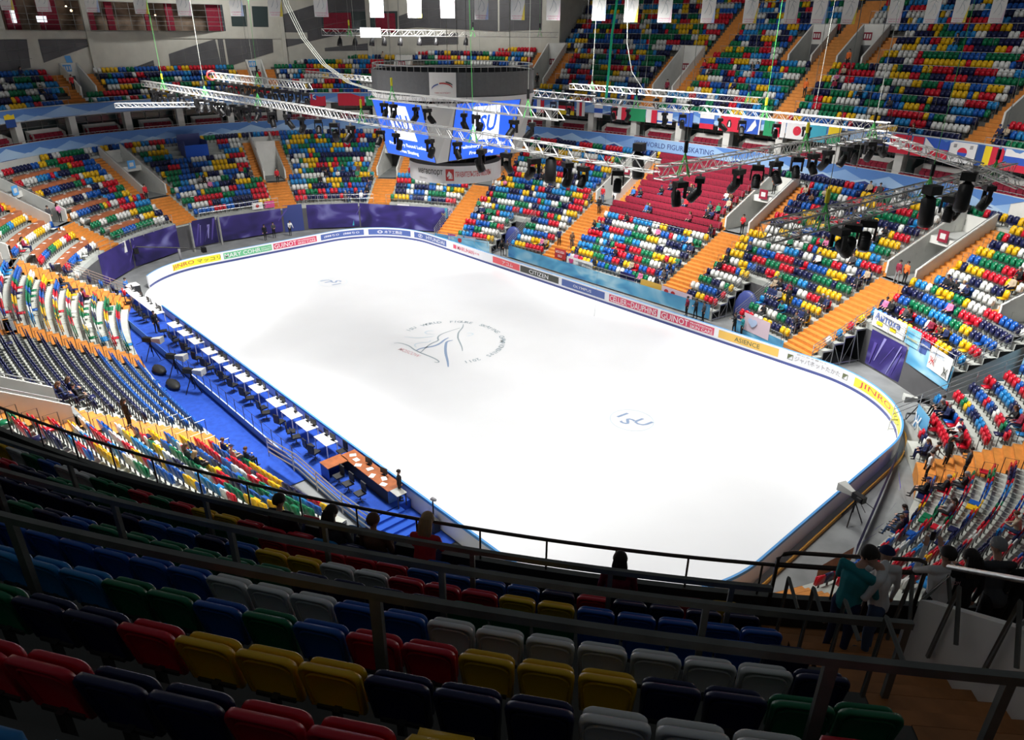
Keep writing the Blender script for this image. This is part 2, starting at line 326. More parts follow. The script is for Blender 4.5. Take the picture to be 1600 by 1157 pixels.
def tread_mat(s): return 'tread_pale' if 455 < s % 720 < 620 or s % 720 < 52 or s % 720 > 640 else 'tread_grey'
for k in range(NR):
    z = Z0+DZ*k; t0, t1 = k/NR, (k+1)/NR; A, P = aisle_cuts(k)
    rngs = row_ranges(k)
    for r0, r1 in rngs:
        Pc = P+[(c+720, d+720) for c, d in P]+[(c-720, d-720) for c, d in P]
        for s0, s1 in intervals(r0, r1, Pc):
            m = tread_mat((s0+s1)/2) if k < 5 else 'tread_grey'
            cut = [x for x in (-66, 52, 441, 620, 654) if s0 < x < s1]; e = [s0]+cut+[s1]
            for u, v in zip(e[:-1], e[1:]):
                m = tread_mat((u+v)/2); strip(bt, k, u, v, t0, t1, z, m); riser(bt, u, v, t0, z-DZ if k else 0, z, m)
    Ac = A+[(c-720, d-720) for c, d in A]
    for c, d in Ac:
        mid = (c+d)/2
        if not (-66 <= mid <= 654) or (k < 5 and not in_seg(mid)): continue
        parts = [(c, d)] if k < 10 or k > 17 else intervals(c, d, [((c+d)/2-PW/mps(mid, t0), (c+d)/2+PW/mps(mid, t0))])
        for u, v in parts:
            tm = (t0+t1)/2
            strip(bs, k, u, v, t0, tm, z+.012, 'orange', 9); riser(bs, u, v, t0-.0008, z-DZ/2 if k else 0, z+.012, 'orange', 9)
            strip(bs, k, u, v, tm, t1, z+DZ/2, 'orange', 9); riser(bs, u, v, tm, z, z+DZ/2, 'orange', 9)
bt.build('seating_tier', kind='structure', label='grey stepped concrete of the lower stands')
bs.build('stairs', kind='structure', label='orange stepped gangways of the lower stands')
# portals (vomitories) in the lower bowl
for n, c in enumerate(AIS):
    t0, t1, tb = 10/NR, 18/NR, 14.2/NR; zf = Z0+DZ*9.5
    b = MB(); sd = []
    for sg in (-1, 1):
        q = lambda t, z, o=0: LP(c+sg*(PW+o)/mps(c, t), t, z)
        T = steps(t0, t1, .06)
        for wdt in (0, .16):
            for u, v in zip(T[:-1], T[1:]):
                b.poly([q(u, zf-.3, wdt), q(v, zf-.3, wdt), q(v, Z0+DZ*NR*v+.95, wdt), q(u, Z0+DZ*NR*u+.95, wdt)], 'wall_white')
        for u, v in zip(T[:-1], T[1:]): b.poly([q(u, Z0+DZ*NR*u+.95, 0), q(u, Z0+DZ*NR*u+.95, .16), q(v, Z0+DZ*NR*v+.95, .16), q(v, Z0+DZ*NR*v+.95, 0)], 'wall_white')
        b.poly([q(t0, zf, 0), q(t0, zf, .16), q(t0, Z0+DZ*10+.95, .16), q(t0, Z0+DZ*10+.95, 0)], 'wall_white')
    L = lambda t, z: LP(c-PW/mps(c, t), t, z); Rr = lambda t, z: LP(c+PW/mps(c, t), t, z)
    b.poly([L(9.2/NR, zf), Rr(9.2/NR, zf), Rr(t1, zf), L(t1, zf)], 'floor_grey'); b.poly([L(9.2/NR, zf-.4), Rr(9.2/NR, zf-.4), Rr(9.2/NR, zf), L(9.2/NR, zf)], 'orange')
    zh = zf+2.25
    b.poly([L(tb, zh), Rr(tb, zh), Rr(tb, zh+.55), L(tb, zh+.55)], 'wall_white'); b.poly([L(tb, zh+.55), Rr(tb, zh+.55), Rr(t1, zh+.55), L(t1, zh+.55)], 'concrete_light'); b.poly([L(tb, zh), Rr(tb, zh), Rr(t1, zh), L(t1, zh)], 'wall_white')
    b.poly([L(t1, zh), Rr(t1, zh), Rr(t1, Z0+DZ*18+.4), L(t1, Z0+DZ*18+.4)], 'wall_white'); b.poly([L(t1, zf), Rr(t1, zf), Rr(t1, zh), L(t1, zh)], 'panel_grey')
    b.build('wall_portal', kind='structure')
    if c not in (339.5, 620, 688, 26):
        sg_ = MB(); Tn = (R_ := (Rr(tb, 0)-L(tb, 0)))/np.linalg.norm(R_); q0 = LP(c, tb-.012, zh+.75); sg_.box(q0, (.85, .05, .85), 'maroon' if c < 370 or c > 450 else 'board_blue_cap', X=Tn, Y=np.cross([0, 0, 1], Tn)); sg_.box(q0+np.cross(Tn, [0, 0, 1])*.03*(1 if np.dot(np.cross(Tn, [0, 0, 1])[:2], lerpc(NI, c)) < 0 else -1), (.45, .01, .4), 'score_pale', X=Tn, Y=np.cross([0, 0, 1], Tn))
        sg_.build('sector_sign', label='small square sector sign on the portal bridge '+{64: 'at the right corner', 95: 'above the two stewards', 151.5: 'right of the maroon block', 211: 'left of the maroon block', 268.5: 'right behind the scoreboard', 306: 'left behind the scoreboard', 377: 'left of the blue camera booth', 410: 'beside the press desks', 448.5: 'at the left picture edge', 502: 'on the near left side', 561: 'under the balcony at left'}[c], cat='sign', group='sector signs on the lower portals')
    hr = MB()
    for sg in (-1, 1):
        T = steps(t0+.02, t1, .1); pts = [LP(c+sg*(PW+.08)/mps(c, t), t, Z0+DZ*NR*t+1.12) for t in T]; hr.tube(pts, .03, 'steel', 5)
    nm = {26: 'at the near right end', 64: 'at the right corner', 95: 'beside the two stewards', 151.5: 'right of the maroon block', 211: 'left of the maroon block', 268.5: 'behind the right scoreboard screen', 306: 'behind the left scoreboard screen', 339.5: 'with the red doors at the far end', 377: 'below the blue sign at far left', 410: 'beside the press desks', 448.5: 'at the left picture edge', 502: 'on the near left side', 561: 'on the near side under the balcony', 620: 'below the balcony', 688: 'below the balcony right'}[c]
    hr.build('handrail', label='steel handrails along the white portal walls '+nm, cat='handrail', group='handrails of the lower portals')
b = MB(); c = 339.5
for sg in (-1, 1): b.box(LP(c+sg*.42/mps(c, .72), .745, Z0+DZ*9.5+1.05)-np.array([0, 0, 0]), (.06, .82, 2.1), 'maroon', rz=math.atan2(*lerpc(NI, c)[::-1]))
dd = b.build('door_1', kind='structure', label='dark red double door in the far end portal')
b = MB(); b.poly([LP(c-PW/mps(c, .74), .74, Z0+DZ*9.5), LP(c+PW/mps(c, .74), .74, Z0+DZ*9.5), LP(c+PW/mps(c, .74), .74, 9.0), LP(c-PW/mps(c, .74), .74, 9.0)], 'wall_white'); b.build('wall_portal', kind='structure')
# fixed front wall (under row 5) and cheeks of the pull-out blocks
bw = MB(); Z5 = Z0+DZ*5
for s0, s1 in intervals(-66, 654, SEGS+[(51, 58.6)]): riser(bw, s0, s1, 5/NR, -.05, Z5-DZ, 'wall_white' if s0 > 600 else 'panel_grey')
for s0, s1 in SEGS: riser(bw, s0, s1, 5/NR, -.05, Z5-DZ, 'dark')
riser(bw, 51.5, 58.6, 10/NR, -.05, Z0+DZ*9, 'dark_panel'); riser(bw, 41, 51.5, 1/NR, -.05, Z0, 'concrete_light')
bw.build('wall_front', kind='structure')
for (s0, s1) in SEGS:
    for s in (s0, s1):
        b = MB()
        for k in range(5):
            u, v, z = k/NR, (k+1)/NR, Z0+DZ*k
            b.poly([LP(s, u, z-.12), LP(s, v, z-.12), LP(s, v, z), LP(s, u, z)], 'steel'); b.tube([LP(s, u, -.05), LP(s, u, z)], .035, 'steel', 5); b.tube([LP(s, u, -.05 if k % 2 else z), LP(s, v, z if k % 2 else -.05)], .02, 'steel', 5)
        b.tube([LP(s, 0, .12), LP(s, 5/NR, .12)], .03, 'steel', 5)
        b.build('stand_frame', kind='structure')
# white ledge wall behind the top row, box tier, upper slab
b = MB(); n = 480
def oring(b, o0, z0, o1, z1, m, i0=0, i1=1440, st=4):
    I = steps(i0, i1, st); A = [UP(i, o0, z0) for i in I]; B = [UP(i, o1, z1) for i in I]; k = len(I)
    b.mesh(A+B, [(j, j+1, j+1+k, j+k) for j in range(k-1)], m)
oring(b, 0, Z0+DZ*18, 0, 10.8, 'wall_white'); oring(b, .12, 9.9, .12, 10.8, 'wall_white'); oring(b, 0, 10.8, .12, 10.8, 'wall_white')
oring(b, .12, 9.9, 1.3, 9.9, 'floor_grey'); oring(b, 1.3, 9.9, 1.3, 10.35, 'floor_grey'); oring(b, 1.3, 10.35, 3.4, 10.35, 'floor_grey')
b.build('wall_balcony', kind='structure')
# ---------------------------------------------------------------- cloth banners with printed mountain pattern
def banner_mat(name, c0, c1, c2, scale=.35, light=.5):
    m = bpy.data.materials.new(name); m.use_nodes = True; nt = m.node_tree; bs_ = nt.nodes['Principled BSDF']; bs_.inputs['Roughness'].default_value = .6
    tc = nt.nodes.new('ShaderNodeTexCoord'); mp = nt.nodes.new('ShaderNodeMapping'); mp.inputs['Scale'].default_value = (scale, scale, scale*1.6); nt.links.new(tc.outputs['Object'], mp.inputs['Vector'])
    wv = nt.nodes.new('ShaderNodeTexNoise'); wv.inputs['Scale'].default_value = 1.6; wv.inputs['Detail'].default_value = 1.5; wv.inputs['Distortion'].default_value = .8; mp.inputs['Rotation'].default_value = (.6, .5, .4); nt.links.new(mp.outputs['Vector'], wv.inputs['Vector'])
    r = nt.nodes.new('ShaderNodeValToRGB'); nt.links.new(wv.outputs['Fac'], r.inputs['Fac']); e = r.color_ramp.elements
    e[0].position = .30; e[0].color = (*c0, 1); e[1].position = .74; e[1].color = (*c2, 1); x = e.new(.40+.25*light); x.color = (*c1, 1)
    nt.links.new(r.outputs['Color'], bs_.inputs['Base Color']); MT[name] = m; return m
banner_mat('banner_sky', (.12, .26, .60), (.26, .44, .72), (.42, .60, .80), .06, .4)
banner_mat('banner_purple', (.018, .014, .085), (.045, .03, .20), (.22, .22, .52), .22, .62)
banner_mat('banner_cyan', (.03, .16, .42), (.12, .42, .66), (.50, .74, .84), .25, .4)
mk('banner_navy', (.03, .05, .22), .6); mk('banner_pale', (.42, .58, .76), .6); mk('banner_mid', (.10, .24, .58), .6); mk('letter_navy', (.05, .08, .25), .6)
def vban(i0, i1, o, z0, z1, m, b, st=3):
    I = steps(i0, i1, st); A = [UP(i, o, z0) for i in I]; B = [UP(i, o, z1) for i in I]; k = len(I); b.mesh(A+B, [(j, j+1, j+1+k, j+k) for j in range(k-1)], m)
def bend_u(b, V, F, ic, zc, m, off):
    vs = []
    for x, y, _ in V: vs.append(UP(ic-x/.1873, off, zc+y))
    b.mesh(vs, F, m)
# lower ring banner (z 9.5 - 10.75), one cloth per four columns, peaks printed on it
def peaks(b, ic, off, z0, h, wd):
    b.mesh([UP(ic-x*wd/.1873, off-.008, z0+y*h) for x, y in ((-.95, .99), (-.45, .55), (-.12, .30), (0, .34), (.12, .30), (.45, .55), (.95, .99))], [(0, 1, 2, 3, 4, 5, 6)], 'banner_mid')
    for dx, hh in ((0, 1.0),):
        for q, m, sc in ((((-.5, 0), (0, .32), (.5, 0)), 'banner_pale', 1.0), (((-.28, 0), (0, .20), (.28, 0)), 'banner_navy', 1.0)):
            b.mesh([UP(ic-(x*wd*sc)/.1873, off-.012*(1 if m == 'banner_pale' else 2), z0+.02+y*h*hh) for x, y in q], [(0, 1, 2)], m)
    for sg in ():
        P = [(sg*(.42+.16*k), (.05+.9*(k/5)**1.2)*h) for k in range(6)]
        for (x0, y0), (x1, y1) in zip(P[:-1], P[1:]):
            b.mesh([UP(ic-x/.1873, off-.012, z0+min(y, h*.97)) for x, y in ((x0*wd/2*1.2, y0), (x1*wd/2*1.2, y1), (x1*wd/2*1.2+sg*.12, y1), (x0*wd/2*1.2+sg*.25, y0))], [(0, 1, 2, 3)], 'banner_mid' if sg > 0 else 'banner_pale')
def banner_things(kind, ilist, off, z0, z1, words):
    for n, (i0, i1, txt) in enumerate(ilist):
        b = MB(); vban(i0, i1, off, z0, z1, 'banner_sky', b); vban(i0, i1, off-.004, z0, z0+.05, 'banner_navy', b)
        t = b.build('cloth_banner', label=words[n], cat='banner', group=kind)
        b = MB()
        if txt:
            V, F = fit_text(txt, (i1-i0)*.1873*.8, (z1-z0)*.42, .01); bend_u(b, V, F, (i0+i1)/2, (z0+z1)/2, 'letter_navy', off-.02); b.build('lettering', t)
        else:
            for q in steps(i0+8, i1-8, 34)[:]: peaks(b, q, off, z0, z1-z0, 3.0)
            b.build('printed_peaks', t)
nl = [(200, 236, None), (236, 296, None), (296, 345, None), (345, 412, 'ISU WORLD FIGURE SKATING'), (412, 470, None), (470, 532, None), (532, 596, None), (596, 640, None), (640, 700, None), (700, 752, None), (752, 812, None), (812, 880, None)]
banner_things('blue cloth banners along the balcony front', nl, -.02, 9.5, 10.78,
  ['blue mountain banner at the right picture edge above the top seat row', 'blue banner with white peak above the right hand stand', 'blue banner above the seats right of the maroon block', 'pale banner reading ISU WORLD FIGURE SKATING above the maroon block',
   'blue banner above the seats left of the maroon block', 'blue banner just right of the scoreboard', 'blue banner hidden behind the scoreboard', 'blue banner just left of the scoreboard', 'blue banner above the red doors at the far end', 'blue banner behind the blue camera booth', 'blue banner above the far left seats', 'blue banner at the left picture edge above the press desks'])
nu = [(200, 300, None), (300, 420, None), (420, 540, None), (540, 640, None), (640, 700, None), (700, 765, 'ПРИВЕТСТВУЕМ УЧАСТНИКОВ И ГОСТЕЙ'), (765, 812, None), (812, 880, None)]
banner_things('blue cloth banners on the upper tier edge', nu, UO-.06, 12.7, 13.82,
  ['upper blue banner behind the national flags at far right', 'upper blue banner behind the Moscow and Japan flags', 'upper blue banner behind the German flag', 'upper blue banner behind the scoreboard', 'upper blue banner left of the scoreboard behind the lamps', 'upper white banner with Russian welcome lettering at far left', 'upper blue banner with white peak at far left', 'upper blue banner at the left picture edge'])
# upper slab
b = MB(); oring(b, UO, 12.65, UO, 13.9, 'wall_white', 190, 900); oring(b, UO, 12.65, 6, 12.65, 'dark_panel', 190, 900); oring(b, UO, 13.9, UO+.12, 13.9, 'wall_white', 190, 900); oring(b, UO+.12, UF, UO+.12, 13.9, 'wall_white', 190, 900)
oring(b, UO, 12.4, UO, 13.95, 'dark_panel', 1150, 1390); oring(b, UO, 12.4, 8, 12.4, 'dark_panel', 1150, 1390); oring(b, UO, 13.95, UO+.1, 13.95, 'rail_grey', 1150, 1390); oring(b, UO+.1, UF, UO+.1, 13.95, 'dark_panel', 1150, 1390)
b.build('wall_upper_slab', kind='structure')
# box tier: columns, glazing, parapets
mk('mullion', (.30, .31, .30), .5)
bg = MB(); oring(bg, 3.35, 10.35, 3.35, 12.65, 'glass_dark', 190, 900); bg.build('window_1', kind='structure', label='dark glazing behind the box seats')
b = MB()
for i in range(195, 900, 8): b.tube([UP(i, 3.28, 10.35), UP(i, 3.28, 12.65)], .035, 'mullion', 4)
for z in (11.75, 12.3): b.tube([UP(i, 3.28, z) for i in steps(192, 898, 6)], .03, 'mullion', 4)
b.build('window_2', kind='structure')
cols = [i for i in range(195, 900, 31)]
ci = 350-31*5
while ci < 900:
    b = MB(); T, N = lerpc(TU, ci), lerpc(NU, ci); b.box(UP(ci, 1.75, 11.3), (.75, .75, 2.75), 'wall_white', rz=math.atan2(T[1], T[0])); b.build('column', kind='structure')
    b = MB()
    for o_, z0_, z1_ in ((2.55, 10.35, 11.55), (2.62, 10.35, 11.55)): vban(ci+5, ci+23, o_, z0_, z1_, 'wall_white', b)
    I = (ci+5, ci+23); b.poly([UP(I[0], 1.5, 10.35), UP(I[0], 2.6, 10.35), UP(I[0], 2.6, 11.55), UP(I[0], 1.5, 11.2)], 'wall_white'); b.poly([UP(I[1], 1.5, 10.35), UP(I[1], 2.6, 10.35), UP(I[1], 2.6, 11.55), UP(I[1], 1.5, 11.2)], 'wall_white')
    A = [UP(i, 2.55, 11.55) for i in steps(*I, 3)]; B = [UP(i, 2.75, 11.55) for i in steps(*I, 3)]; k = len(A); b.mesh(A+B, [(j, j+1, j+1+k, j+k) for j in range(k-1)], 'wall_white')
    b.build('wall_box', kind='structure'); ci += 31
b = MB(); b.tube([UP(i, .06, 11.0) for i in steps(192, 898, 5)], .022, 'steel', 5)
br = b.build('guard_rail', label='thin steel rail along the top of the lower balcony front', cat='railing')
# ---------------------------------------------------------------- upper tier
def Nup(i): return float(np.interp(i, [489, 489.01, 500, 600, 660, 900], [20, 10, 10, 8, 6, 6]))
# portal list: (centre index, k0, k1); main stairs: (i0,i1,k0,k1)
UPORT = [(768, 2, 6, 4.5), (668, 2, 6, 4.5), (583, 2, 7, 5), (490.5, 3, 10, 6), (401.5, 3, 10, 7), (335, 9, 14, 6.5), (309.5, 9, 14, 6.5), (218, 3, 9, 6.5), (1313.4, 2, 7, 8)]
UST = [(772, 785, 0, 2), (672, 682, 0, 2), (583, 590, 0, 2), (488, 500, 0, 3), (384.5, 393.5, 10, 20), (398, 411, 0, 3), (317, 327, 0, 20), (221, 232, 0, 3), (1299.6, 1305.4, 0, 10), (1305.4, 1322, 0, 2)]
def ucuts(k):
    a, p = [], []
    for c, k0, k1, h in UPORT:
        if k0 <= k < k1: p.append((c-h, c+h)); a.append((c-h-6, c+h+6) if c < 1000 else (c-h, c+h))
    for i0, i1, k0, k1 in UST:
        if k0 <= k < k1: a.append((i0, i1))
    return a, p
def ustrip(b, i0, i1, o0, o1, z, m, st=4):
    I = steps(i0, i1, st); A = [UP(i, o0, z) for i in I]; B = [UP(i, o1, z) for i in I]; k = len(I); b.mesh(A+B, [(j, j+1, j+1+k, j+k) for j in range(k-1)], m)
def uriser(b, i0, i1, o, z0, z1, m, st=4):
    I = steps(i0, i1, st); A = [UP(i, o, z0) for i in I]; B = [UP(i, o, z1) for i in I]; k = len(I); b.mesh(A+B, [(j, j+1, j+1+k, j+k) for j in range(k-1)], m)
bt, bs, bn = MB(), MB(), MB()
REG = [(190, 489), (489, 900), (1150, 1390)]
mk('tread_dark', (.105, .105, .095), .8, noise=.1, nscale=2)
for k in range(20):
    z = UF+UR*k; o0 = UO+UT*k; o1 = o0+UT; A, P = ucuts(k)
    for (r0, r1) in REG:
        if r0 == 1150 and k > 10: continue
        e = r1
        if r0 == 489:
            js = [i for i in range(489, 901) if Nup(i) > k]
            if not js: continue
            e = max(js) if k >= 6 else 900
        tm = 'tread_dark'
        for u, v in intervals(r0, e, P): ustrip(bt, u, v, o0, o1, z, tm); uriser(bt, u, v, o0, z-UR if k else z-.3, z, tm)
        for c, d in A:
            if not (r0 <= (c+d)/2 <= e): continue
            for u, v in intervals(c, d, P):
                B = bs if c < 1000 else bn; m = 'orange' if c < 1000 else 'wood_floor'; om = (o0+o1)/2
                ustrip(B, u, v, o0, om, z+.012, m, 5); uriser(B, u, v, o0-.004, z-UR/2 if k else z, z+.012, m, 5); ustrip(B, u, v, om, o1, z+UR/2, m, 5); uriser(B, u, v, om, z, z+UR/2, m, 5)
bt.build('seating_tier', kind='structure', label='dark stepped floor of the upper stands'); bs.build('stairs', kind='structure', label='orange gangways of the upper stands'); bn.build('stairs', kind='structure', label='wooden gangway beside the nearest seats')
for c, k0, k1, h in UPORT:
    b = MB(); zf = UF+UR*(k0-.4); o0, o1 = UO+UT*k0, UO+UT*k1; near = c > 1000
    if near: zf = UF+UR*k0-1.2
    for sg in (-1, 1):
        for d_ in (0, .9):
            q = lambda o, z: UP(c+sg*(h-d_+.9), o, z) if False else UP(c+sg*(h-d_*.9), o, z)
            for u, v in zip(steps(o0, o1, .8)[:-1], steps(o0, o1, .8)[1:]):
                zu, zv = UF+UR*(u-UO)/UT+.9, UF+UR*(v-UO)/UT+.9
                b.poly([q(u, zf-.2), q(v, zf-.2), q(v, zv), q(u, zu)], 'wall_white')
        for u, v in zip(steps(o0, o1, .8)[:-1], steps(o0, o1, .8)[1:]):
            zu, zv = UF+UR*(u-UO)/UT+.9, UF+UR*(v-UO)/UT+.9; b.poly([UP(c+sg*h, u, zu), UP(c+sg*(h-.81), u, zu), UP(c+sg*(h-.81), v, zv), UP(c+sg*h, v, zv)], 'wall_white')
        b.poly([UP(c+sg*h, o0, zf-.2), UP(c+sg*(h-.81), o0, zf-.2), UP(c+sg*(h-.81), o0, UF+UR*k0+.9), UP(c+sg*h, o0, UF+UR*k0+.9)], 'wall_white')
    b.poly([UP(c-h, o0-.3, zf), UP(c+h, o0-.3, zf), UP(c+h, o1, zf), UP(c-h, o1, zf)], 'floor_grey')
    b.poly([UP(c-h, o1, zf), UP(c+h, o1, zf), UP(c+h, o1, UF+UR*k1+.9), UP(c-h, o1, UF+UR*k1+.9)], 'wall_white'); b.poly([UP(c-h, o1+.15, UF+UR*(k1-1)), UP(c+h, o1+.15, UF+UR*(k1-1)), UP(c+h, o1+.15, UF+UR*k1+.9), UP(c-h, o1+.15, UF+UR*k1+.9)], 'wall_white')
    b.poly([UP(c-h, o1, UF+UR*k1+.9), UP(c+h, o1, UF+UR*k1+.9), UP(c+h, o1+.15, UF+UR*k1+.9), UP(c-h, o1+.15, UF+UR*k1+.9)], 'wall_white')
    if not near:
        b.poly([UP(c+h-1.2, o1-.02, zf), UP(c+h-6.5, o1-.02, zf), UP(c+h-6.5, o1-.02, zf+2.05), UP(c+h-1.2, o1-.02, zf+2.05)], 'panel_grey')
        nm = {768: 'far left', 668: 'left of the lamps', 583: 'behind the white lamp bar', 490.5: 'just right of the scoreboard', 401.5: 'beside the green rope', 335: 'left one of the pair at upper right', 309.5: 'right one of the pair at upper right', 218: 'at the right edge'}[c]
        s_ = MB(); mm = 'maroon' if c < 600 else 'board_blue_cap'; s_.poly([UP(c+h-1.5, o1-.05, zf+2.5), UP(c+h-5.5, o1-.05, zf+2.5), UP(c+h-5.5, o1-.05, zf+3.2), UP(c+h-1.5, o1-.05, zf+3.2)], mm)
        for q_ in (1.9, 3.1, 4.3): s_.poly([UP(c+h-q_, o1-.06, zf+2.65), UP(c+h-q_-.7, o1-.06, zf+2.65), UP(c+h-q_-.7, o1-.06, zf+3.05), UP(c+h-q_, o1-.06, zf+3.05)], 'score_pale')
        s_.build('portal_sign', label='small sector sign inside the upper portal '+nm, cat='sign', group='sector signs in the upper portals')
    b.build('wall_portal', kind='structure')
# west wall behind the upper tier
CWo = lambda i: UO+UT*(Nup(i) if i > 489.02 else 10)+.15
def WP(i, z, d=0): return UP(i, CWo(i)+d, z)
def wquad(b, P, m, d=-.03):
    # subdivide along i so that the panel follows the wall
    (i0, z0), (i1, z1), (i2, z2), (i3, z3) = P; n = max(1, int(abs(i1-i0)/5))
    for k in range(n):
        a, c = k/n, (k+1)/n; L = lambda u, v, w_: u+(v-u)*w_
        b.poly([WP(L(i0, i1, a), L(z0, z1, a), d), WP(L(i0, i1, c), L(z0, z1, c), d), WP(L(i3, i2, c), L(z3, z2, c), d), WP(L(i3, i2, a), L(z3, z2, a), d)], m)
b = MB(); I = steps(489.05, 900, 4); n = len(I)
A = [WP(i, UF+UR*(Nup(i)-1)) for i in I]; B = [WP(i, 31) for i in I]
# leave the glazed lounge open between i 681 and 791 (z 20.95-23.9)
for j in range(n-1):
    i0, i1 = I[j], I[j+1]; zb = UF+UR*(Nup(i0)-1)
    if 681 <= (i0+i1)/2 <= 791:
        b.poly([WP(i0, zb), WP(i1, zb), WP(i1, 20.95), WP(i0, 20.95)], 'wall_beige'); b.poly([WP(i0, 23.9), WP(i1, 23.9), WP(i1, 31), WP(i0, 31)], 'wall_beige')
    else: b.poly([WP(i0, zb), WP(i1, zb), WP(i1, 31), WP(i0, 31)], 'wall_beige')
b.build('wall_west', kind='structure', label='beige hall wall behind the far left upper seats')
b = MB()
for j in range(n-1): b.poly([WP(I[j], 20.1, -.12), WP(I[j+1], 20.1, -.12), WP(I[j+1], 20.85, -.12), WP(I[j], 20.85, -.12)], 'wall_beige') if I[j] > 635 else None
for j in range(n-1):
    if I[j] > 635: b.poly([WP(I[j], 20.85, -.12), WP(I[j+1], 20.85, -.12), WP(I[j+1], 20.85, 0), WP(I[j], 20.85, 0)], 'wall_beige'); b.poly([WP(I[j], 20.1, -.12), WP(I[j+1], 20.1, -.12), WP(I[j+1], 20.1, 0), WP(I[j], 20.1, 0)], 'wall_beige')
b.build('trim_1', kind='structure', label='concrete ledge band on the far wall')
PAN = [[(800, 20.05), (784, 20.05), (785.5, 17.3), (800, 17.0)], [(779, 20.05), (753.5, 20.05), (754.4, 19.4), (779, 17.75)], [(740, 16.65), (724, 16.55), (724, 17.76), (740, 16.7)], [(714.5, 18.4), (687.2, 20.05), (686, 16.85), (714.6, 16.6)], [(686, 20.05), (683, 20.05), (683, 16.85), (686, 16.85)],
       [(682, 20.05), (656, 20.06), (656.4, 18.5), (681.8, 16.9)], [(650.5, 22.8), (620, 24.9), (620, 20.6), (650.8, 19.0)], [(628, 24.9), (604, 24.9), (604, 21.3), (628, 20.2)], [(586, 22.9), (560, 24.9), (548, 22.4), (586, 21.3)], [(579, 25), (528, 25), (528, 21.2), (579, 21.6)], [(527, 26), (501, 26), (501, 21.4), (527, 21.2)], [(628, 19.0), (604, 19.6), (604, 18.7), (628, 18.6)], [(574, 20.4), (552, 21), (552, 19.6), (574, 19.4)]]
for n_, P in enumerate(PAN):
    b = MB(); wquad(b, P, 'panel_grey', -.05)
    i0, i1 = P[0][0], P[1][0]
    for f_ in (.33, .66):
        i_ = i0+(i1-i0)*f_; zt = P[0][1]+(P[1][1]-P[0][1])*f_; zb = P[3][1]+(P[2][1]-P[3][1])*f_; b.tube([WP(i_, zt, -.07), WP(i_, zb, -.07)], .02, 'joint', 4)
        za, zc = P[3][1]+(P[0][1]-P[3][1])*f_, P[2][1]+(P[1][1]-P[2][1])*f_; b.tube([WP(i0+(i1-i0)*q_, za+(zc-za)*q_, -.07) for q_ in (0, .25, .5, .75, 1)], .02, 'joint', 4)
    b.build('wall_panel', kind='structure', label='slanted dark grey panel on the far wall')
for i_ in (755, 650, 603): 
    b = MB(); N = lerpc(NU, i_); b.box(WP(i_, 24, -.15), (.35, .5, 15), 'wall_beige', rz=math.atan2(N[1], N[0])); b.build('column', kind='structure')
# lounge behind glass: back wall with red columns, lamps, mullions, rails
b = MB(); wquad(b, [(791, 24), (681, 24), (681, 20.9), (791, 20.9)], 'room_warm', 3.0); b.poly([WP(791, 20.95), WP(681, 20.95), WP(681, 20.95, 3), WP(791, 20.95, 3)], 'floor_grey'); wquad(b, [(791, 24), (736, 24), (736, 23.95), (791, 23.95)], 'wall_white', 1.5); b.build('wall_lounge', kind='structure')
for i_, wd_ in ((786, 3.5), (770, 5), (751, 2.5), (741, 2), (722, 1), (709, 2.2), (685, 4.5)):
    b = MB(); T = lerpc(TU, i_); b.box(WP(i_, 22.4, .8), (wd_*.19*2, .3, 2.95), 'maroon', rz=math.atan2(T[1], T[0])); b.build('column', kind='structure')
b = MB()
for i_ in range(683, 792, 7): b.tube([WP(i_, 20.9, -.02), WP(i_, 23.9, -.02)], .03, 'mullion', 4)
for z_ in (21.5, 21.95, 22.5, 23.2, 23.88): b.tube([WP(i_, z_, -.03) for i_ in steps(681, 791, 6)], .02, 'mullion', 4)
b.build('window_3', kind='structure', label='mullions of the lounge windows in the far wall')
for n_, (i_, z_, s_) in enumerate([(758, 22.9, .13), (760, 23.3, .1), (721, 23.0, .14), (716, 22.6, .1), (697, 23.4, .14), (783.5, 22.9, .1)]):
    l = empty('lounge_lamp', WP(i_, z_, 1.2), label='small warm ceiling lamp in the lounge, %s from the left' % ordw([4, 3, 2, 1, 5, 6][n_]) if False else 'small warm lamp glowing in the lounge window, number %s from the right' % ['third', 'fourth', 'second', 'fifth', 'first', 'sixth'][n_], cat='lamp', group='warm lamps in the lounge')
    b = MB(); b.mesh(*(lambda V, F: (V, F))(*[[(s_*math.cos(a)*math.cos(e_), s_*math.sin(a)*math.cos(e_), s_*math.sin(e_)) for e_ in (-1.2, -.4, .4, 1.2) for a in [2*PI*k/8 for k in range(8)]], [(r*8+j, r*8+(j+1) % 8, (r+1)*8+(j+1) % 8, (r+1)*8+j) for r in range(3) for j in range(8)]+[tuple(range(8))[::-1], tuple(range(24, 32))]]), 'lamp_warm'); b.build('globe', l)
    b = MB(); b.tube([(0, 0, s_*.9), (0, 0, 23.9-z_)], .015, 'dark', 4); b.build('stem', l)
for n_, (ia, ib, za, zb) in enumerate([(787, 785, 21.6, 22.9), (776, 771.5, 21.7, 22.3), (771.5, 769.5, 22.85, 23.0)]):
    b = MB(); wquad(b, [(ia, zb), (ib, zb), (ib, za), (ia, za)], 'screen_white', .5); o = b.build('lit_screen', label=['tall lit screen at the left end of the lounge', 'wide lit screen in the lounge left of the red column', 'small lit strip above the wide lounge screen'][n_], cat='screen', group='lit screens in the lounge')
b = MB(); wquad(b, [(676.5, 23.9), (668, 23.9), (668.6, 21.5), (677, 21.5)], 'glass_dark', -.04); b.build('window_4', kind='structure')
b = MB(); wquad(b, [(665, 23.8), (656.5, 23.8), (657.3, 21.45), (665.5, 21.45)], 'glass_dark', -.04); b.build('window_5', kind='structure')
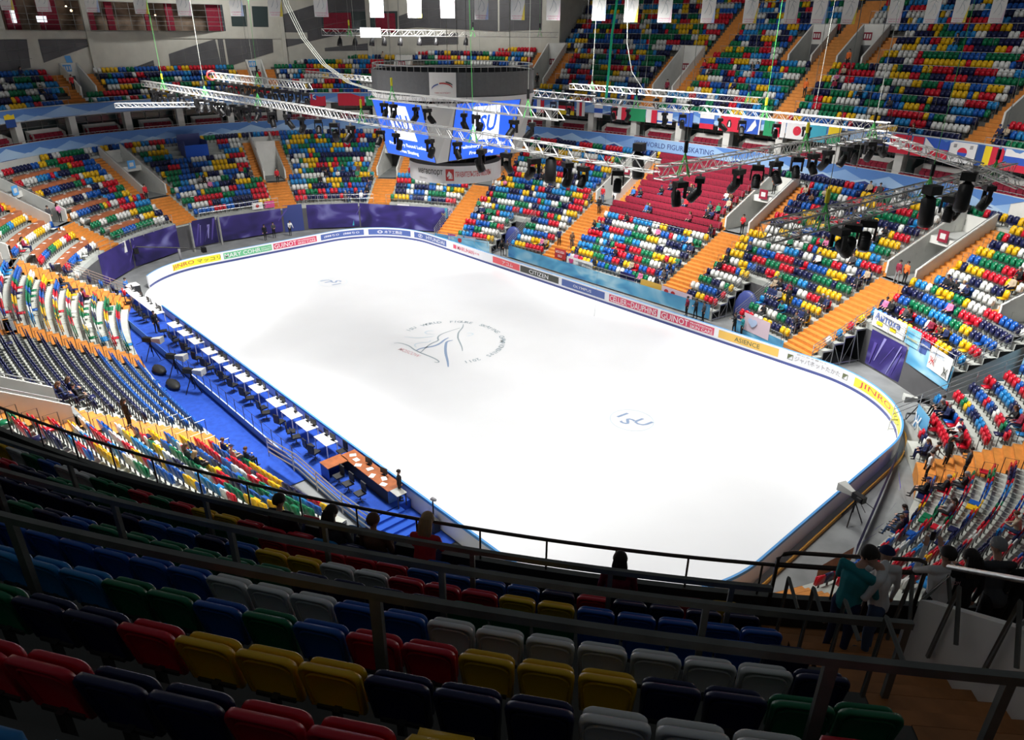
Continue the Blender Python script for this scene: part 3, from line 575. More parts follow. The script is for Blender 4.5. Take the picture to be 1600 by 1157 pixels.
b = MB(); wquad(b, [(628, 23.3), (586.5, 23.5), (587, 20.9), (628.5, 20.9)], 'glass_dark', -.06); wquad(b, [(627, 23.2), (612, 23.25), (612, 20.95), (627.5, 20.95)], 'maroon', -.08); wquad(b, [(599, 23.2), (588, 23.25), (588, 20.95), (599, 20.95)], 'maroon', -.08); b.build('window_6', kind='structure', label='dark lounge window with red columns behind the white lamp bar')
b = MB(); wquad(b, [(768.8, 18.4), (766, 18.4), (765.5, 17.7), (768.4, 17.7)], 'board_blue_cap', -.1); b.build('wall_sign', label='small blue sign on the wall above the far left portal', cat='sign')
# wall return beside the deep upper stand
b = MB(); i_ = 489.0; P0, P1 = UP(i_, UO+UT*10, 0), UP(i_, UO+UT*20.5, 0)
b.poly([(P0[0], P0[1], UF+UR*9), (P1[0], P1[1], UF+UR*19), (P1[0], P1[1], 31), (P0[0], P0[1], 31)], 'wall_beige'); b.build('wall_return', kind='structure')
b = MB(); uriser(b, 190, 489, UO+UT*20, UF+UR*19, 31, 'dark_panel'); b.build('wall_north', kind='structure')
# rails in front of every second upper row
def guard(name_label, i0, i1, k, rad, m, post_step, far=True):
    o = UO+UT*k; z = UF+UR*k+.95; r = empty('row_railing', UP((i0+i1)/2, o, UF+UR*k), label=name_label, cat='railing', group='railings between the upper rows'); L = np.array(r.location)
    b = MB(); b.tube([UP(i, o+.02, z)-L for i in steps(i0, i1, 6)], rad, m, 5); b.build('handrail', r)
    I = steps(i0, i1, post_step); me = None
    for i in I:
        p = UP(i, o+.02, UF+UR*k-.02)-L
        if me is None: b = MB(); b.tube([(0, 0, 0), (0, 0, .97)], rad*.8, m, 4); po = b.build('post', r); me = po.data; po.location = p
        else: po = bpy.data.objects.new('post', me); COL.objects.link(po); po.parent = r; po.location = p
FARR = []
for k in range(0, 20, 2):
    A, _ = ucuts(k); A1, _ = ucuts(k+1)
    for r0, r1 in [(200, 489), (489, 800)]:
        e = r1 if r0 == 200 else max([i for i in range(489, 801) if Nup(i) > k+.5] or [0])
        if e <= r0: continue
        for u, v in intervals(r0, e, A+A1):
            if v-u < 12: continue
            x, y, _z = pix(UP((u+v)/2, UO+UT*k, UF+UR*k+1)); x, y = float(x[0]), float(y[0])
            if y < -25 or x < -80 or x > 1680: continue
            FARR.append((x, k, u, v))
FARR.sort(); cnt = {}
for x, k, u, v in FARR:
    q = 'far right' if x > 1350 else 'right' if x > 950 else 'middle' if x > 600 else 'left' if x > 250 else 'far left'; cnt[(q, k)] = cnt.get((q, k), 0)+1
    guard('thin steel railing in front of upper seat row %s, %s section %s' % (ordw(k+1), ordw(cnt[(q, k)]), 'at the '+q), u, v, k, .022, 'steel', 14)
# nearest railings: flat grey bars on flat posts
def near_rail(k, ia, ib, lab, name='row_railing', wb=.085, posts=(), dx=0):
    o = UO+UT*k; z = UF+UR*k+.95; r = empty(name, UP((ia+ib)/2, o, UF+UR*k), label=lab, cat='railing', group='grey bar railings between the nearest rows'); L = np.array(r.location)
    b = MB(); I = steps(ia, ib, 2)
    for u, v in zip(I[:-1], I[1:]):
        p, q = UP(u, o, z), UP(v, o, z); P2, Q2 = UP(u, o+.055, z), UP(v, o+.055, z); h = np.array([0, 0, .07])
        b.hexa([p-L, q-L, Q2-L, P2-L, p-h-L, q-h-L, Q2-h-L, P2-h-L], 'rail_grey')
    b.build('top_bar', r)
    for i in posts:
        T = lerpc(TU, i); b = MB(); b.box((0, 0, .44), (wb, .05, .9), 'rail_grey', rz=0); po = b.build('post', r); po.location = UP(i, o+.028, UF+UR*k)-L; po.rotation_euler = (0, 0, math.atan2(T[1], T[0]))
near_rail(6, 1235, 1299.2, 'thick grey bar railing nearest the camera', posts=(1250.6, 1265.8, 1280.6, 1294.5))
near_rail(6, 1299.2, 1312, 'grey bar railing crossing the wooden gangway at bottom right', wb=.06, posts=(1299.3, 1302.5, 1306, 1309))
near_rail(4, 1225, 1300.6, 'second grey bar railing from the camera', posts=(1240, 1252.8, 1261.8, 1269.1, 1280.3, 1292.2, 1300.4), wb=.06)
near_rail(2, 1215, 1297.2, 'third grey bar railing from the camera below the handrail', posts=(1225, 1236, 1247.4, 1260.1, 1269.4, 1279.5, 1288, 1295), wb=.06)
near_rail(8, 1240, 1286, 'grey bar railing right below the camera', posts=()) if False else None
r = empty('balcony_railing', UP(1265, UO, 13.9), label='dark tubular handrail on the balcony front edge', cat='railing'); L = np.array(r.location)
b = MB(); b.tube([UP(i, UO+.05, 14.5)-L for i in steps(1200, 1390, 2)], .028, 'rail_brown', 8); b.build('handrail', r)
for i in np.arange(1203.5, 1390, 5.3):
    b = MB(); b.tube([UP(i, UO+.05, 13.93)-L, UP(i, UO+.05, 14.49)-L], .016, 'rail_brown', 6); b.build('post', r)
r = empty('gangway_gate', UP(1305, UO, 13.4), label='raised dark tubular guard loop in front of the wooden gangway', cat='railing'); L = np.array(r.location)
b = MB(); b.tube([UP(1299.8, UO+.1, 13.6)-L, UP(1299.8, UO+.1, 14.66)-L, UP(1300.2, UO+.1, 14.74)-L]+[UP(i, UO+.1, 14.78)-L for i in (1300.8, 1304, 1307, 1309.4)]+[UP(1309.9, UO+.1, 14.74)-L, UP(1310.1, UO+.1, 14.66)-L, UP(1310.1, UO+.1, 13.6)-L], .03, 'rail_brown', 8); b.build('frame', r)
b = MB(); b.tube([UP(i, UO+.1, 14.58)-L for i in (1299.9, 1303, 1307, 1310)], .014, 'rail_brown', 6); b.build('mid_bar', r)
# steel handrail and brackets on the portal box at the lower right
r = empty('portal_handrail', UP(1311, 3.0, 14.5), label='polished tube handrail rising above the white portal box at lower right', cat='handrail'); L = np.array(r.location)
b = MB(); b.tube([UP(1307, 2.4, 15.75)-L, UP(1307, 3.6, 16.6)-L, UP(1307, 6.8, 18.8)-L], .03, 'steel', 8); b.build('tube', r)
for o_ in (2.5, 3.9, 5.3):
    b = MB(); zt = 15.55+(o_-2.2)*.68; b.tube([UP(1305.8, o_, UF+UR*(o_-UO)/UT+.85)-L, UP(1306.8, o_, zt-.05)-L, UP(1307.8, o_+.1, UF+UR*(o_-UO)/UT+.5)-L], .028, 'rail_grey', 4); b.build('bracket', r)
r = empty('gangway_handrail', UP(1310, 4.0, 14.5), label='grey angular handrail frames lining the wooden gangway', cat='handrail'); L = np.array(r.location)
for o_ in (1.9, 2.7, 3.5, 4.3):
    b = MB(); zb = UF+UR*(o_-UO)/UT
    b.tube([UP(1299.3, o_, zb)-L, UP(1299.3, o_, zb+.98)-L, UP(1299.6, o_+.35, zb+.80)-L], .025, 'rail_grey', 4); b.build('post', r)
    b = MB(); b.tube([UP(1305.2, o_-.4, zb-.1)-L, UP(1305.2, o_-.3, zb+1.0)-L, UP(1305.0, o_+.0, zb+.5)-L], .025, 'rail_grey', 4); b.build('post', r)
# ---------------------------------------------------------------- seats
def seat_shape(detail, openp=False):
    """verts/faces of one seat; local +Y points away from the ice (the back side), origin on the floor below the back"""
    b = MB(); W = .205
    def slab(prof, y0, y1, m=None):   # prof: outline in x,z ; y as functions
        n = len(prof); vs = [(x, y0(z), z) for x, z in prof]+[(x, y1(z), z) for x, z in prof]
        fs = [tuple(range(n))[::-1], tuple(range(n, 2*n))]+[(i, (i+1) % n, n+(i+1) % n, n+i) for i in range(n)]; b.mesh(vs, fs, 'white')
    tilt = lambda z: (z-.42)*.16
    if detail:
        prof = [(-W*.94, .40), (W*.94, .40), (W, .66), (W*.93, .80), (W*.72, .86), (-W*.72, .86), (-W*.93, .80), (-W, .66)]
    else: prof = [(-W, .42), (W, .42), (W, .76), (W*.6, .86), (-W*.6, .86), (-W, .76)]
    slab(prof, lambda z: tilt(z)-.03, lambda z: tilt(z)+.02)
    if openp: b.box((0, -.24, .43), (.41, .42, .05), 'white')
    else:
        p2 = [(-W*.92, .40), (W*.92, .40), (W*.92, .66), (W*.55, .75), (-W*.55, .75), (-W*.92, .66)] if detail else [(-W*.9, .40), (W*.9, .40), (W*.7, .73), (-W*.7, .73)]
        slab(p2, lambda z: -.13+.04*(z-.4), lambda z: -.07+.04*(z-.4))
    if not detail: b.box((0, -.02, .21), (.06, .05, .40), 'seat_leg')
    global LEGF
    LEGF = [i for i, m in enumerate(b.m) if m > 0]
    VV = np.array(b.v)
    if not detail: VV[:, 2] = np.where(VV[:, 2] > .38, (VV[:, 2]-.42)*1.22+.37, VV[:, 2]*.85)
    return VV, b.f
SL, SLF = seat_shape(False); LG1 = set(LEGF); SO, SOF = seat_shape(False, True); LG2 = set(LEGF); SLF = [list(f) for f in SLF]
STUFF = {}
def add_stuff(key, P, ang, V=SL, F=SLF):
    STUFF.setdefault(key, []).append((P, ang, V is SO))
def flush(name, key_mats, label):
    for key in list(STUFF):
        pass
def build_stuff(name, keys, mats, label, group=None):
    VV, FF, MI = [], [], []; off = 0
    for key, mt in zip(keys, mats):
        for P, a, op in STUFF.get(key, []):
            V, F = (SO, SOF) if op else (SL, SLF); c, s = math.cos(a), math.sin(a)
            R = np.stack([c*V[:, 0]-s*V[:, 1]+P[0], s*V[:, 0]+c*V[:, 1]+P[1], V[:, 2]+P[2]], 1); VV.append(R)
            for j, f in enumerate(F): FF.append(tuple(x+off for x in f)); MI.append(MT['seat_leg'] if j in (LG2 if op else LG1) else mt)
            off += len(V)
    me = bpy.data.meshes.new(name); V = np.concatenate(VV); me.vertices.add(len(V)); me.vertices.foreach_set('co', V.ravel())
    ls = np.array([len(f) for f in FF]); me.loops.add(int(ls.sum())); me.loops.foreach_set('vertex_index', np.concatenate([np.array(f) for f in FF])); me.polygons.add(len(FF)); me.polygons.foreach_set('loop_start', np.r_[0, np.cumsum(ls)[:-1]]); me.polygons.foreach_set('loop_total', ls)
    ms = list(dict.fromkeys(m.name for m in MI)); 
    for m in ms: me.materials.append(bpy.data.materials[m])
    ix = {m: i for i, m in enumerate(ms)}; me.polygons.foreach_set('material_index', [ix[m.name] for m in MI]); me.update(calc_edges=True); me.validate()
    o = bpy.data.objects.new(name, me); COL.objects.link(o); tag(o, label=label, kind='stuff'); return o
PAL = ['blue', 'blue', 'navy', 'navy', 'red', 'red', 'green', 'green', 'yellow', 'yellow', 'white', 'white', 'light blue']
def runs(n, dark=False):
    out = []
    while len(out) < n:
        c = random.choice(PAL if not dark else ['navy']*6+['green']*4+['blue']*4+['red']*3+['white']*2+['yellow', 'yellow', 'light blue']); out += [c]*random.choice([1, 1, 2, 2, 3, 4])
    return out[:n]
SEATS = []   # dict per coloured seat
def walk(fn, a, b, pitch):
    """parameter values along a row so that neighbours stand pitch metres apart"""
    out = []; x = a
    while x < b:
        m = float(np.linalg.norm(fn(x+.5)-fn(x-.5))); out.append(x+pitch/2/m); x += pitch/m
    return [q for q in out if q <= b]
def desk_zone(s, k): return (391 < s < 405 or 416 < s < 443) and k >= 6
VIP = []
for k in range(NR):
    z = Z0+DZ*k; t = (k+.72)/NR; A, P = aisle_cuts(k); A = A+[(c-720, d-720) for c, d in A]
    rngs = row_ranges(k)
    for r0, r1 in rngs:
        for s0, s1 in intervals(r0, r1, A+[(350, 364)] if 15 <= k <= 17 else A):
            if s1-s0 < 1.5: continue
            fn = lambda s: LP(s, t, 0); ss = walk(fn, s0+.5, s1-.3, .46); cc = runs(len(ss)); blk = (s0+s1)/2
            navy = 503 < blk < 562; prev = None
            for n, s in enumerate(ss):
                P = LP(s, t, z); N = lerpc(NI, s); a = math.atan2(-N[0], N[1]); x, y, zz = pix(P+np.array([0, 0, .6])); x, y, zz = float(x[0]), float(y[0]), float(zz[0])
                if zz < 1 or x < -60 or x > 1660 or y > 1010: continue
                # hidden under the balcony on which the camera stands
                yl = float(np.interp(x, [0, 42, 400, 800, 1190, 1600], [640, 660, 770, 845, 885, 900]))
                if y > yl+22: continue
                if 157 < s < 206 and k >= 8 or (desk_zone(s, k) and False): 
                    VIP.append((zz, s, k, P, a, x, y)); continue
                if desk_zone(s, k) and k % 2 == 0: continue
                c = cc[n]
                if navy: c = 'navy' if k > 3 else 'blue'
                if s < 52 and c in ('green', 'white', 'yellow') and random.random() < .75: c = random.choice(['red', 'red', 'blue', 'navy'])
                op = random.random() < (.10 if not navy else .02)
                SEATS.append(dict(P=P, a=a, c=c, op=op, d=zz, x=x, y=y, tier='lower', s=s, row=k, near=False))
for k in range(20):
    z = UF+UR*k; o = UO+UT*k+.58; A, P = ucuts(k)
    for r0, r1 in [(190, 489), (489, 880), (1160, 1299)]:
        if r0 == 1160 and k > 8: continue
        e = r1
        if r0 == 489: e = max([i for i in range(489, 881) if Nup(i) > k+.4] or [0])
        if e <= r0: continue
        for u, v in intervals(r0, e, A):
            if v-u < 4: continue
            ss = walk(lambda i: UP(i, o, 0), u+1, v-1, .455); cc = runs(len(ss), r0 == 1160)
            for n, i in enumerate(ss):
                P = UP(i, o, z); N = lerpc(NU, i); a = math.atan2(-N[0], N[1]); x, y, zz = pix(P+np.array([0, 0, .6])); x, y, zz = float(x[0]), float(y[0]), float(zz[0])
                near = r0 == 1160
                if near:
                    if zz < .6 or x < -160 or x > 1700 or y > 1290: continue
                elif zz < 1 or x < -40 or x > 1650 or y < -25: continue
                SEATS.append(dict(P=P, a=a, c=cc[n], op=(not near) and random.random() < .06, d=zz, x=x, y=y, tier='upper', s=i, row=k, near=near))

# spectators sitting: (tier, row, position along the row)
SIT = [('L',13,252.8),('L',12,250.3),('L',13,249.8),('L',12,247.3),('L',12,245.8),('L',11,247.8),('L',11,244.7),('L',13,260.0),('L',12,244.3),('L',10,238.8),('L',10,237.2),('L',10,260.7),('L',9,258.0),('L',9,217.2),('L',8,224.1),('L',5,204.0),('L',5,202.2),('L',5,200.4),('L',6,179.8),('L',6,176.1),('L',7,194.2),('V',11,201.6),('V',11,198.2),('V',9,189.9),('V',9,188.1),('V',12,191.0),('V',13,188.9),('V',11,178.8),('V',11,177.0),('V',13,181.9),('V',13,180.1),('V',13,178.3),('V',13,164.4),('V',13,162.8),('V',11,166.4),('V',11,163.0),('V',9,170.0),('V',10,164.9),('V',10,163.1),('V',12,161.2),('L',1,219.7),('L',1,217.8),('L',0,200.7),('L',0,198.8),('L',0,189.2),('L',2,184.7),('L',1,173.5),('L',0,166.1),('L',2,162.0),('L',2,158.2),('L',0,158.4),('L',3,158.2),('L',6,163.3),('L',6,161.5),('V',8,157.8),('L',5,158.0),('L',5,143.2),('L',4,143.2),('L',7,139.8),('L',1,158.3),('L',16,141.5),('L',15,137.5),('L',16,135.3),('L',18,125.6),('L',18,122.7),('L',18,115.5),('L',17,112.7),('L',13,121.6),('L',13,120.0),('L',14,121.1),('L',15,120.7),('L',9,129.9),('L',10,131.2),('L',10,129.5),('L',13,109.4),('L',12,109.6),('L',10,121.4),('L',10,119.8),('L',10,118.1),('L',8,117.1),('L',9,108.6),('L',4,120.7),('L',4,118.9),('L',3,115.7),('L',4,115.3),('L',3,119.4),('L',3,117.6),('L',7,100.9),('L',8,100.8),('L',10,83.5),('L',10,82.0),('L',10,80.6),('L',10,79.1),('L',10,77.7),('L',12,73.0),('L',13,74.0),('L',8,75.2),('L',6,88.7),('L',6,87.1),('L',6,82.3),('L',6,80.6),('L',6,74.3),('L',6,71.2),('L',6,69.6),('L',2,101.6),('L',18,103.1),('L',18,101.7),('L',18,99.1),('L',2,110.7),('L',1,114.8),('L',2,103.4),('L',4,101.3),('L',4,103.0),('L',1,101.7),('L',10,362.7),('L',10,361.2),('L',9,360.4),('L',9,352.2),('L',11,348.0),('L',10,346.1),('L',10,325.6),('L',9,324.9),('L',10,321.1),('L',10,320.0),('L',9,321.4),('L',10,316.6),('L',9,315.5),('L',10,315.5),('L',8,326.8),('L',8,310.8),('L',7,311.0),('L',9,310.7),('L',5,318.5),('L',5,317.1),('L',5,314.3),('L',5,312.8),('L',5,311.4),('L',6,311.2),('L',4,261.8),('L',4,258.4),('L',4,254.9),('L',5,262.7),('L',9,435.9),('L',5,454.7),('L',3,460.3),('L',9,553.5),('L',8,548.4),('L',8,552.0),('L',5,580.4),('L',5,584.1),('L',1,571.7),('L',1,575.5),('L',0,575.6),('L',2,47.4),('L',2,45.7),('L',2,44.0),('L',2,37.2),('L',2,33.8),('L',0,32.8),('L',2,16.1),('L',1,16.1),('L',0,16.2),('L',2,5.7),('L',0,3.0),('L',0,1.1),('L',0,-0.8),('L',5,34.4),('L',5,35.8),('L',6,-2.8),('U',7,356.9),('U',7,354.6),('U',6,308.1),('U',7,307.3),('U',5,306.7),('U',4,359.8),('U',1,219.8),('U',1,217.5),('U',6,380.7),('U',0,253.1),('U',5,792.6),('U',8,449.7),('U',7,387.3),('U',12,270.2),('U',4,291.4),('U',3,273.7),('U',7,595.8),('U',2,791.4)]
taken = {}
def nearest_seat(t, r, s):
    if t == 'V': return min((v for v in VIP if v[2] == r), key=lambda v: abs(v[1]-s))
    return min((q for q in SEATS if q['tier'][0].upper() == t and q['row'] == r and not q['near']), key=lambda q: abs(q['s']-s))
SITTERS = []
for t, r, s in SIT:
    q = nearest_seat(t, r, s)
    if t == 'V': SITTERS.append(dict(P=q[3], a=q[4], d=q[0], x=q[5], y=q[6], t=t, r=r, s=q[1], near=False))
    else: q['op'] = True; SITTERS.append(dict(P=q['P'], a=q['a'], d=q['d'], x=q['x'], y=q['y'], t=t, r=r, s=q['s'], near=False))
SITN = [(0, 1261.2, 'black'), (0, 1266.0, 'dark grey'), (0, 1269.6, 'brown'), (0, 1273.6, 'red'), (0, 1288.6, 'maroon'), ]

# detailed seat seen from close by (one prototype, copied)
def rrect(w_, z0, z1, r, n=5, bot=None):
    pts = [(-w_*.93, z0), (w_*.93, z0)]
    for k in range(n+1):
        a = PI/2*k/n; pts.append((w_-r+r*math.cos(a), z1-r+r*math.sin(a)))
    for k in range(n+1):
        a = PI/2+PI/2*k/n; pts.append((-w_+r+r*math.cos(a), z1-r+r*math.sin(a)))
    return pts
def shell(rings, m):
    """rings: list of (outline, y-function); joined front to back and capped"""
    b = MB(); n = len(rings[0][0]); vs = []
    for prof, yf in rings: vs += [(x, yf(x, z), z) for x, z in prof]
    fs = [tuple(range(n))[::-1]]
    for k in range(len(rings)-1): fs += [(k*n+i, k*n+(i+1) % n, (k+1)*n+(i+1) % n, (k+1)*n+i) for i in range(n)]
    fs.append(tuple((len(rings)-1)*n+i for i in range(n))); b.mesh(vs, fs, m, True); return b
tl = lambda x, z: (z-.42)*.20+(x*x)*-.35
white_m = 'white'
NP = empty('stadium_seat', (0, 0, 0))
bk = shell([(rrect(.190, .44, .83, .07), lambda x, z: tl(x, z)-.030), (rrect(.212, .41, .862, .085), lambda x, z: tl(x, z)-.022), (rrect(.216, .40, .868, .09), lambda x, z: tl(x, z)+.012), (rrect(.208, .405, .860, .085), lambda x, z: tl(x, z)+.034), (rrect(.190, .42, .842, .075), lambda x, z: tl(x, z)+.034), (rrect(.178, .43, .83, .07), lambda x, z: tl(x, z)+.008)], white_m).build('backrest', NP)
rimb = MB(); o_ = [(x, z) for x, z in rrect(.176, .43, .795, .11, 6)]; o_ = o_[1:]+o_[:1]
rimb.tube([(x, tl(x, z)+.016, z) for x, z in o_[:-1]]+[(o_[-1][0], tl(*o_[-1])+.016, o_[-1][1])], .009, white_m, 6); rimb.build('rib', bk)
shell([(rrect(.185, .45, .77, .06), lambda x, z: -.125+.15*(z-.4)), (rrect(.200, .42, .79, .08), lambda x, z: -.110+.15*(z-.4)), (rrect(.200, .42, .79, .08), lambda x, z: -.080+.15*(z-.4)), (rrect(.185, .45, .77, .06), lambda x, z: -.07+.15*(z-.4))], white_m).build('seat_pan', NP)
b = MB(); b.box((0, .03, .21), (.05, .05, .44), 'steel_dark'); b.box((0, -.03, .41), (.30, .12, .03), 'steel_dark'); b.box((0, .03, .012), (.16, .12, .024), 'steel_dark'); b.build('support', NP)
def paint(o, m):
    if o.type == 'MESH' and o.data.materials and o.name.split('.')[0] != 'support':
        sl = o.material_slots[0]; sl.link = 'OBJECT'; sl.material = m
    for c in o.children: paint(c, m)
near = [q for q in SEATS if q['near'] and -20 < q['x'] < 1620 and q['y'] < 1200]; nid = {id(q) for q in near}
seat_xy = {}
for q in near: seat_xy.setdefault(q['row'], []).append(q)
used_near = []
for k, L in seat_xy.items():
    L.sort(key=lambda q: q['x'])
    for n, q in enumerate(L):
        sat = any(r_ == k and abs(i_-q['s']) < 1.25 for r_, i_, c_ in SITN)
        o = copy_tree(NP); o.location = q['P']; o.rotation_euler = (0, 0, q['a']); paint(o, SEATM[q['c']]); used_near.append(q)
        tag(o, label='%s folded balcony seat, %s from the left, %s row above the balcony edge' % (q['c'], ordw(n+1), ordw(k+1)), cat='seat', group='seats of the balcony beneath the camera')
        if sat:
            for c in list(o.children):
                if c.name.startswith('seat_pan'): c.rotation_euler = (math.radians(82), 0, 0); c.location = (0, -.53+.40, .30)
drop(NP)
# the next largest seats are single objects, the rest one mass
single = sorted([q for q in SEATS if not q['near'] and 0 < q['x'] < 1600 and 0 < q['y'] < float(np.interp(q['x'], [0, 42, 400, 800, 1190, 1600], [625, 640, 745, 820, 850, 852]))], key=lambda q: q['d'])[:300-len(used_near)]
sm = {}
for key, (V, F) in {'c': (SL, SLF), 'o': (SO, SOF)}.items():
    me = bpy.data.meshes.new('stadium_seat'); me.from_pydata([tuple(v) for v in V], [], [tuple(f) for f in F]); me.materials.append(MT['white']); me.materials.append(MT['seat_leg']); me.polygons.foreach_set('material_index', [1 if j in (LG1 if key == 'c' else LG2) else 0 for j in range(len(F))]); me.update(); sm[key] = me
gr = {}
for q in single: gr.setdefault((q['row'], 'right' if q['P'][0] > 22 and q['P'][1] > -14 else 'near left'), []).append(q)
sid = set()
for (row, side), L in gr.items():
    L.sort(key=lambda q: q['y'])
    for n, q in enumerate(L):
        o = bpy.data.objects.new('stadium_seat', sm['o' if q['op'] else 'c']); COL.objects.link(o); o.location = q['P']; o.rotation_euler = (0, 0, q['a']); o.material_slots[0].link = 'OBJECT'; o.material_slots[0].material = SEATM[q['c']]; sid.add(id(q))
        tag(o, label='%s %s seat, %s from the top in %s lower row %s' % (q['c'], 'unfolded' if q['op'] else 'folded', ordw(n+1), side, ['one','two','three','four','five','six','seven','eight','nine','ten','eleven','twelve','thirteen','fourteen','fifteen','sixteen','seventeen','eighteen','nineteen','twenty'][row]), cat='seat', group='nearest seats of the lower stands')
for q in SEATS:
    if id(q) in sid or id(q) in nid: continue
    add_stuff(q['c'], q['P'], q['a'], SO if q['op'] else SL)
build_stuff('stadium_seats', list(STUFF), [SEATM[k] for k in STUFF], 'thousands of small coloured plastic seats filling the stands')
# maroon upholstered seats
b = MB(); b.box((0, .02, .62), (.47, .10, .52), 'maroon'); b.box((0, -.12, .52), (.45, .14, .36), 'maroon'); b.box((-.235, -.08, .55), (.03, .24, .22), 'dark'); b.box((0, 0, .2), (.3, .08, .4), 'dark'); mv = b.build('box_seat')
VIP.sort(key=lambda v: (v[2], v[5])); c0 = {}
for zz, s, k, P, a, x, y in VIP:
    c0[k] = c0.get(k, 0)+1; o = bpy.data.objects.new('box_seat', mv.data); COL.objects.link(o); o.location = P; o.rotation_euler = (0, 0, a)
    tag(o, label='maroon padded seat, %s from the left in row %s of the maroon block' % (ordw(c0[k]), ['one','two','three','four','five','six','seven','eight','nine','ten','eleven','twelve'][k-8]), cat='seat', group='maroon seats of the guest block')
V = np.array([v.co[:] for v in mv.data.vertices]); F = [tuple(p.vertices) for p in mv.data.polygons]; MIx = [p.material_index for p in mv.data.polygons]; bpy.data.objects.remove(mv)
b = MB(); ci = 195
while ci < 880:
    for i0, i1, o_, z_ in ((ci+5.5, ci+22.5, 1.95, 10.35), (ci+3, ci+29, .75, 9.9)):
        for i in walk(lambda q: UP(q, o_, 0), i0, i1, .52):
            P = UP(i, o_, z_); N = lerpc(NU, i); a = math.atan2(-N[0], N[1]); c, s = math.cos(a), math.sin(a)
            b.mesh(np.stack([c*V[:, 0]-s*V[:, 1]+P[0], s*V[:, 0]+c*V[:, 1]+P[1], V[:, 2]+P[2]], 1), F, 'maroon')
    ci += 31
b.build('box_seats', label='rows of maroon padded seats in the balcony boxes', kind='stuff')
# ---------------------------------------------------------------- people
def sphere_vf(c, r, n=8, m=6, sc=(1, 1, 1), R=None):
    vs = [(0, 0, -1)]; fs = []
    for k in range(1, m):
        e = -PI/2+PI*k/m
        for j in range(n): vs.append((math.cos(e)*math.cos(2*PI*j/n), math.cos(e)*math.sin(2*PI*j/n), math.sin(e)))
    vs.append((0, 0, 1)); N = len(vs)-1
    for j in range(n): fs.append((0, 1+(j+1) % n, 1+j)); fs.append((N, N-n+j, N-n+(j+1) % n))
    for k in range(m-2):
        for j in range(n): a = 1+k*n; fs.append((a+j, a+(j+1) % n, a+n+(j+1) % n, a+n+j))
    V = np.array(vs)*np.array(sc)*r
    if R is not None: V = V @ R.T
    return V+np.array(c), fs
class Body:
    """limbs as tapered capsules, fused by a voxel remesh into one continuous skin"""
    def __init__(s): s.caps = []
    def limb(s, a, b, ra, rb, m, ell=1.0): s.caps.append((np.array(a, float), np.array(b, float), ra, rb, m, ell))
    def make(s, name, voxel, face=True, head=None):
        bm_v, bm_f = [], []
        def add(V, F):
            o = len(bm_v); bm_v.extend([tuple(v) for v in V]); bm_f.extend([tuple(o+i for i in f) for f in F])
        for a, b, ra, rb, m, ell in s.caps:
            d = b-a; L = np.linalg.norm(d)
            if L < 1e-5: add(*sphere_vf(a, ra, 10, 8)); continue
            t = d/L; u = np.cross(t, [0, 1, 0] if abs(t[1]) < .9 else [1, 0, 0]); u /= np.linalg.norm(u); w_ = np.cross(t, u)
            if ell != 1: u, w_ = np.array([1., 0, 0]), np.cross(t, [1, 0, 0]); w_ /= np.linalg.norm(w_)
            n = 10; rings = []
            for al, off, rr in ((-1, -.98, .2), (-1, -.8, .6), (-1, -.4, .92), (0, 0, 1), (1, 0, 1), (2, .4, .92), (2, .8, .6), (2, .98, .2)):
                base, R_ = (a, ra) if al <= 0 else (b, rb); cpt_ = base+t*off*R_
                rings.append([cpt_+R_*rr*(ell*math.cos(2*PI*j/n)*u+math.sin(2*PI*j/n)*w_) for j in range(n)])
            V = [v for q in rings for v in q]; F = [tuple(range(n))[::-1], tuple(range((len(rings)-1)*n, len(rings)*n))]
            for k in range(len(rings)-1): F += [(k*n+j, k*n+(j+1) % n, (k+1)*n+(j+1) % n, (k+1)*n+j) for j in range(n)]
            add(V, F)
        me = bpy.data.meshes.new(name); me.from_pydata(bm_v, [], bm_f); o = bpy.data.objects.new('tmp', me); COL.objects.link(o)
        md = o.modifiers.new('r', 'REMESH'); md.mode = 'VOXEL'; md.voxel_size = voxel; md.use_smooth_shade = True
        sm_ = o.modifiers.new('s', 'SMOOTH'); sm_.factor = .5; sm_.iterations = 2
        bpy.context.view_layer.update(); out = bpy.data.meshes.new_from_object(o.evaluated_get(bpy.context.evaluated_depsgraph_get())); bpy.data.objects.remove(o); bpy.data.meshes.remove(me); out.name = name
        C = np.array([p.center[:] for p in out.polygons]); D = np.full((len(s.caps), len(C)), 9.)
        for k, (a, b, ra, rb, m, ell) in enumerate(s.caps):
            d = b-a; L2 = max(d @ d, 1e-9); t = np.clip(((C-a) @ d)/L2, 0, 1); D[k] = np.linalg.norm(C-(a+t[:, None]*d), axis=1)-(ra+(rb-ra)*t)
        mi = np.array([c[4] for c in s.caps])[np.argmin(D, 0)]
        for m in (MT['skin'], CLM['black'], CLM['navy'], MT['shoe']): out.materials.append(m)
        out.polygons.foreach_set('material_index', mi.astype(np.int32)); out.polygons.foreach_set('use_smooth', [True]*len(out.polygons)); out.update(); return out
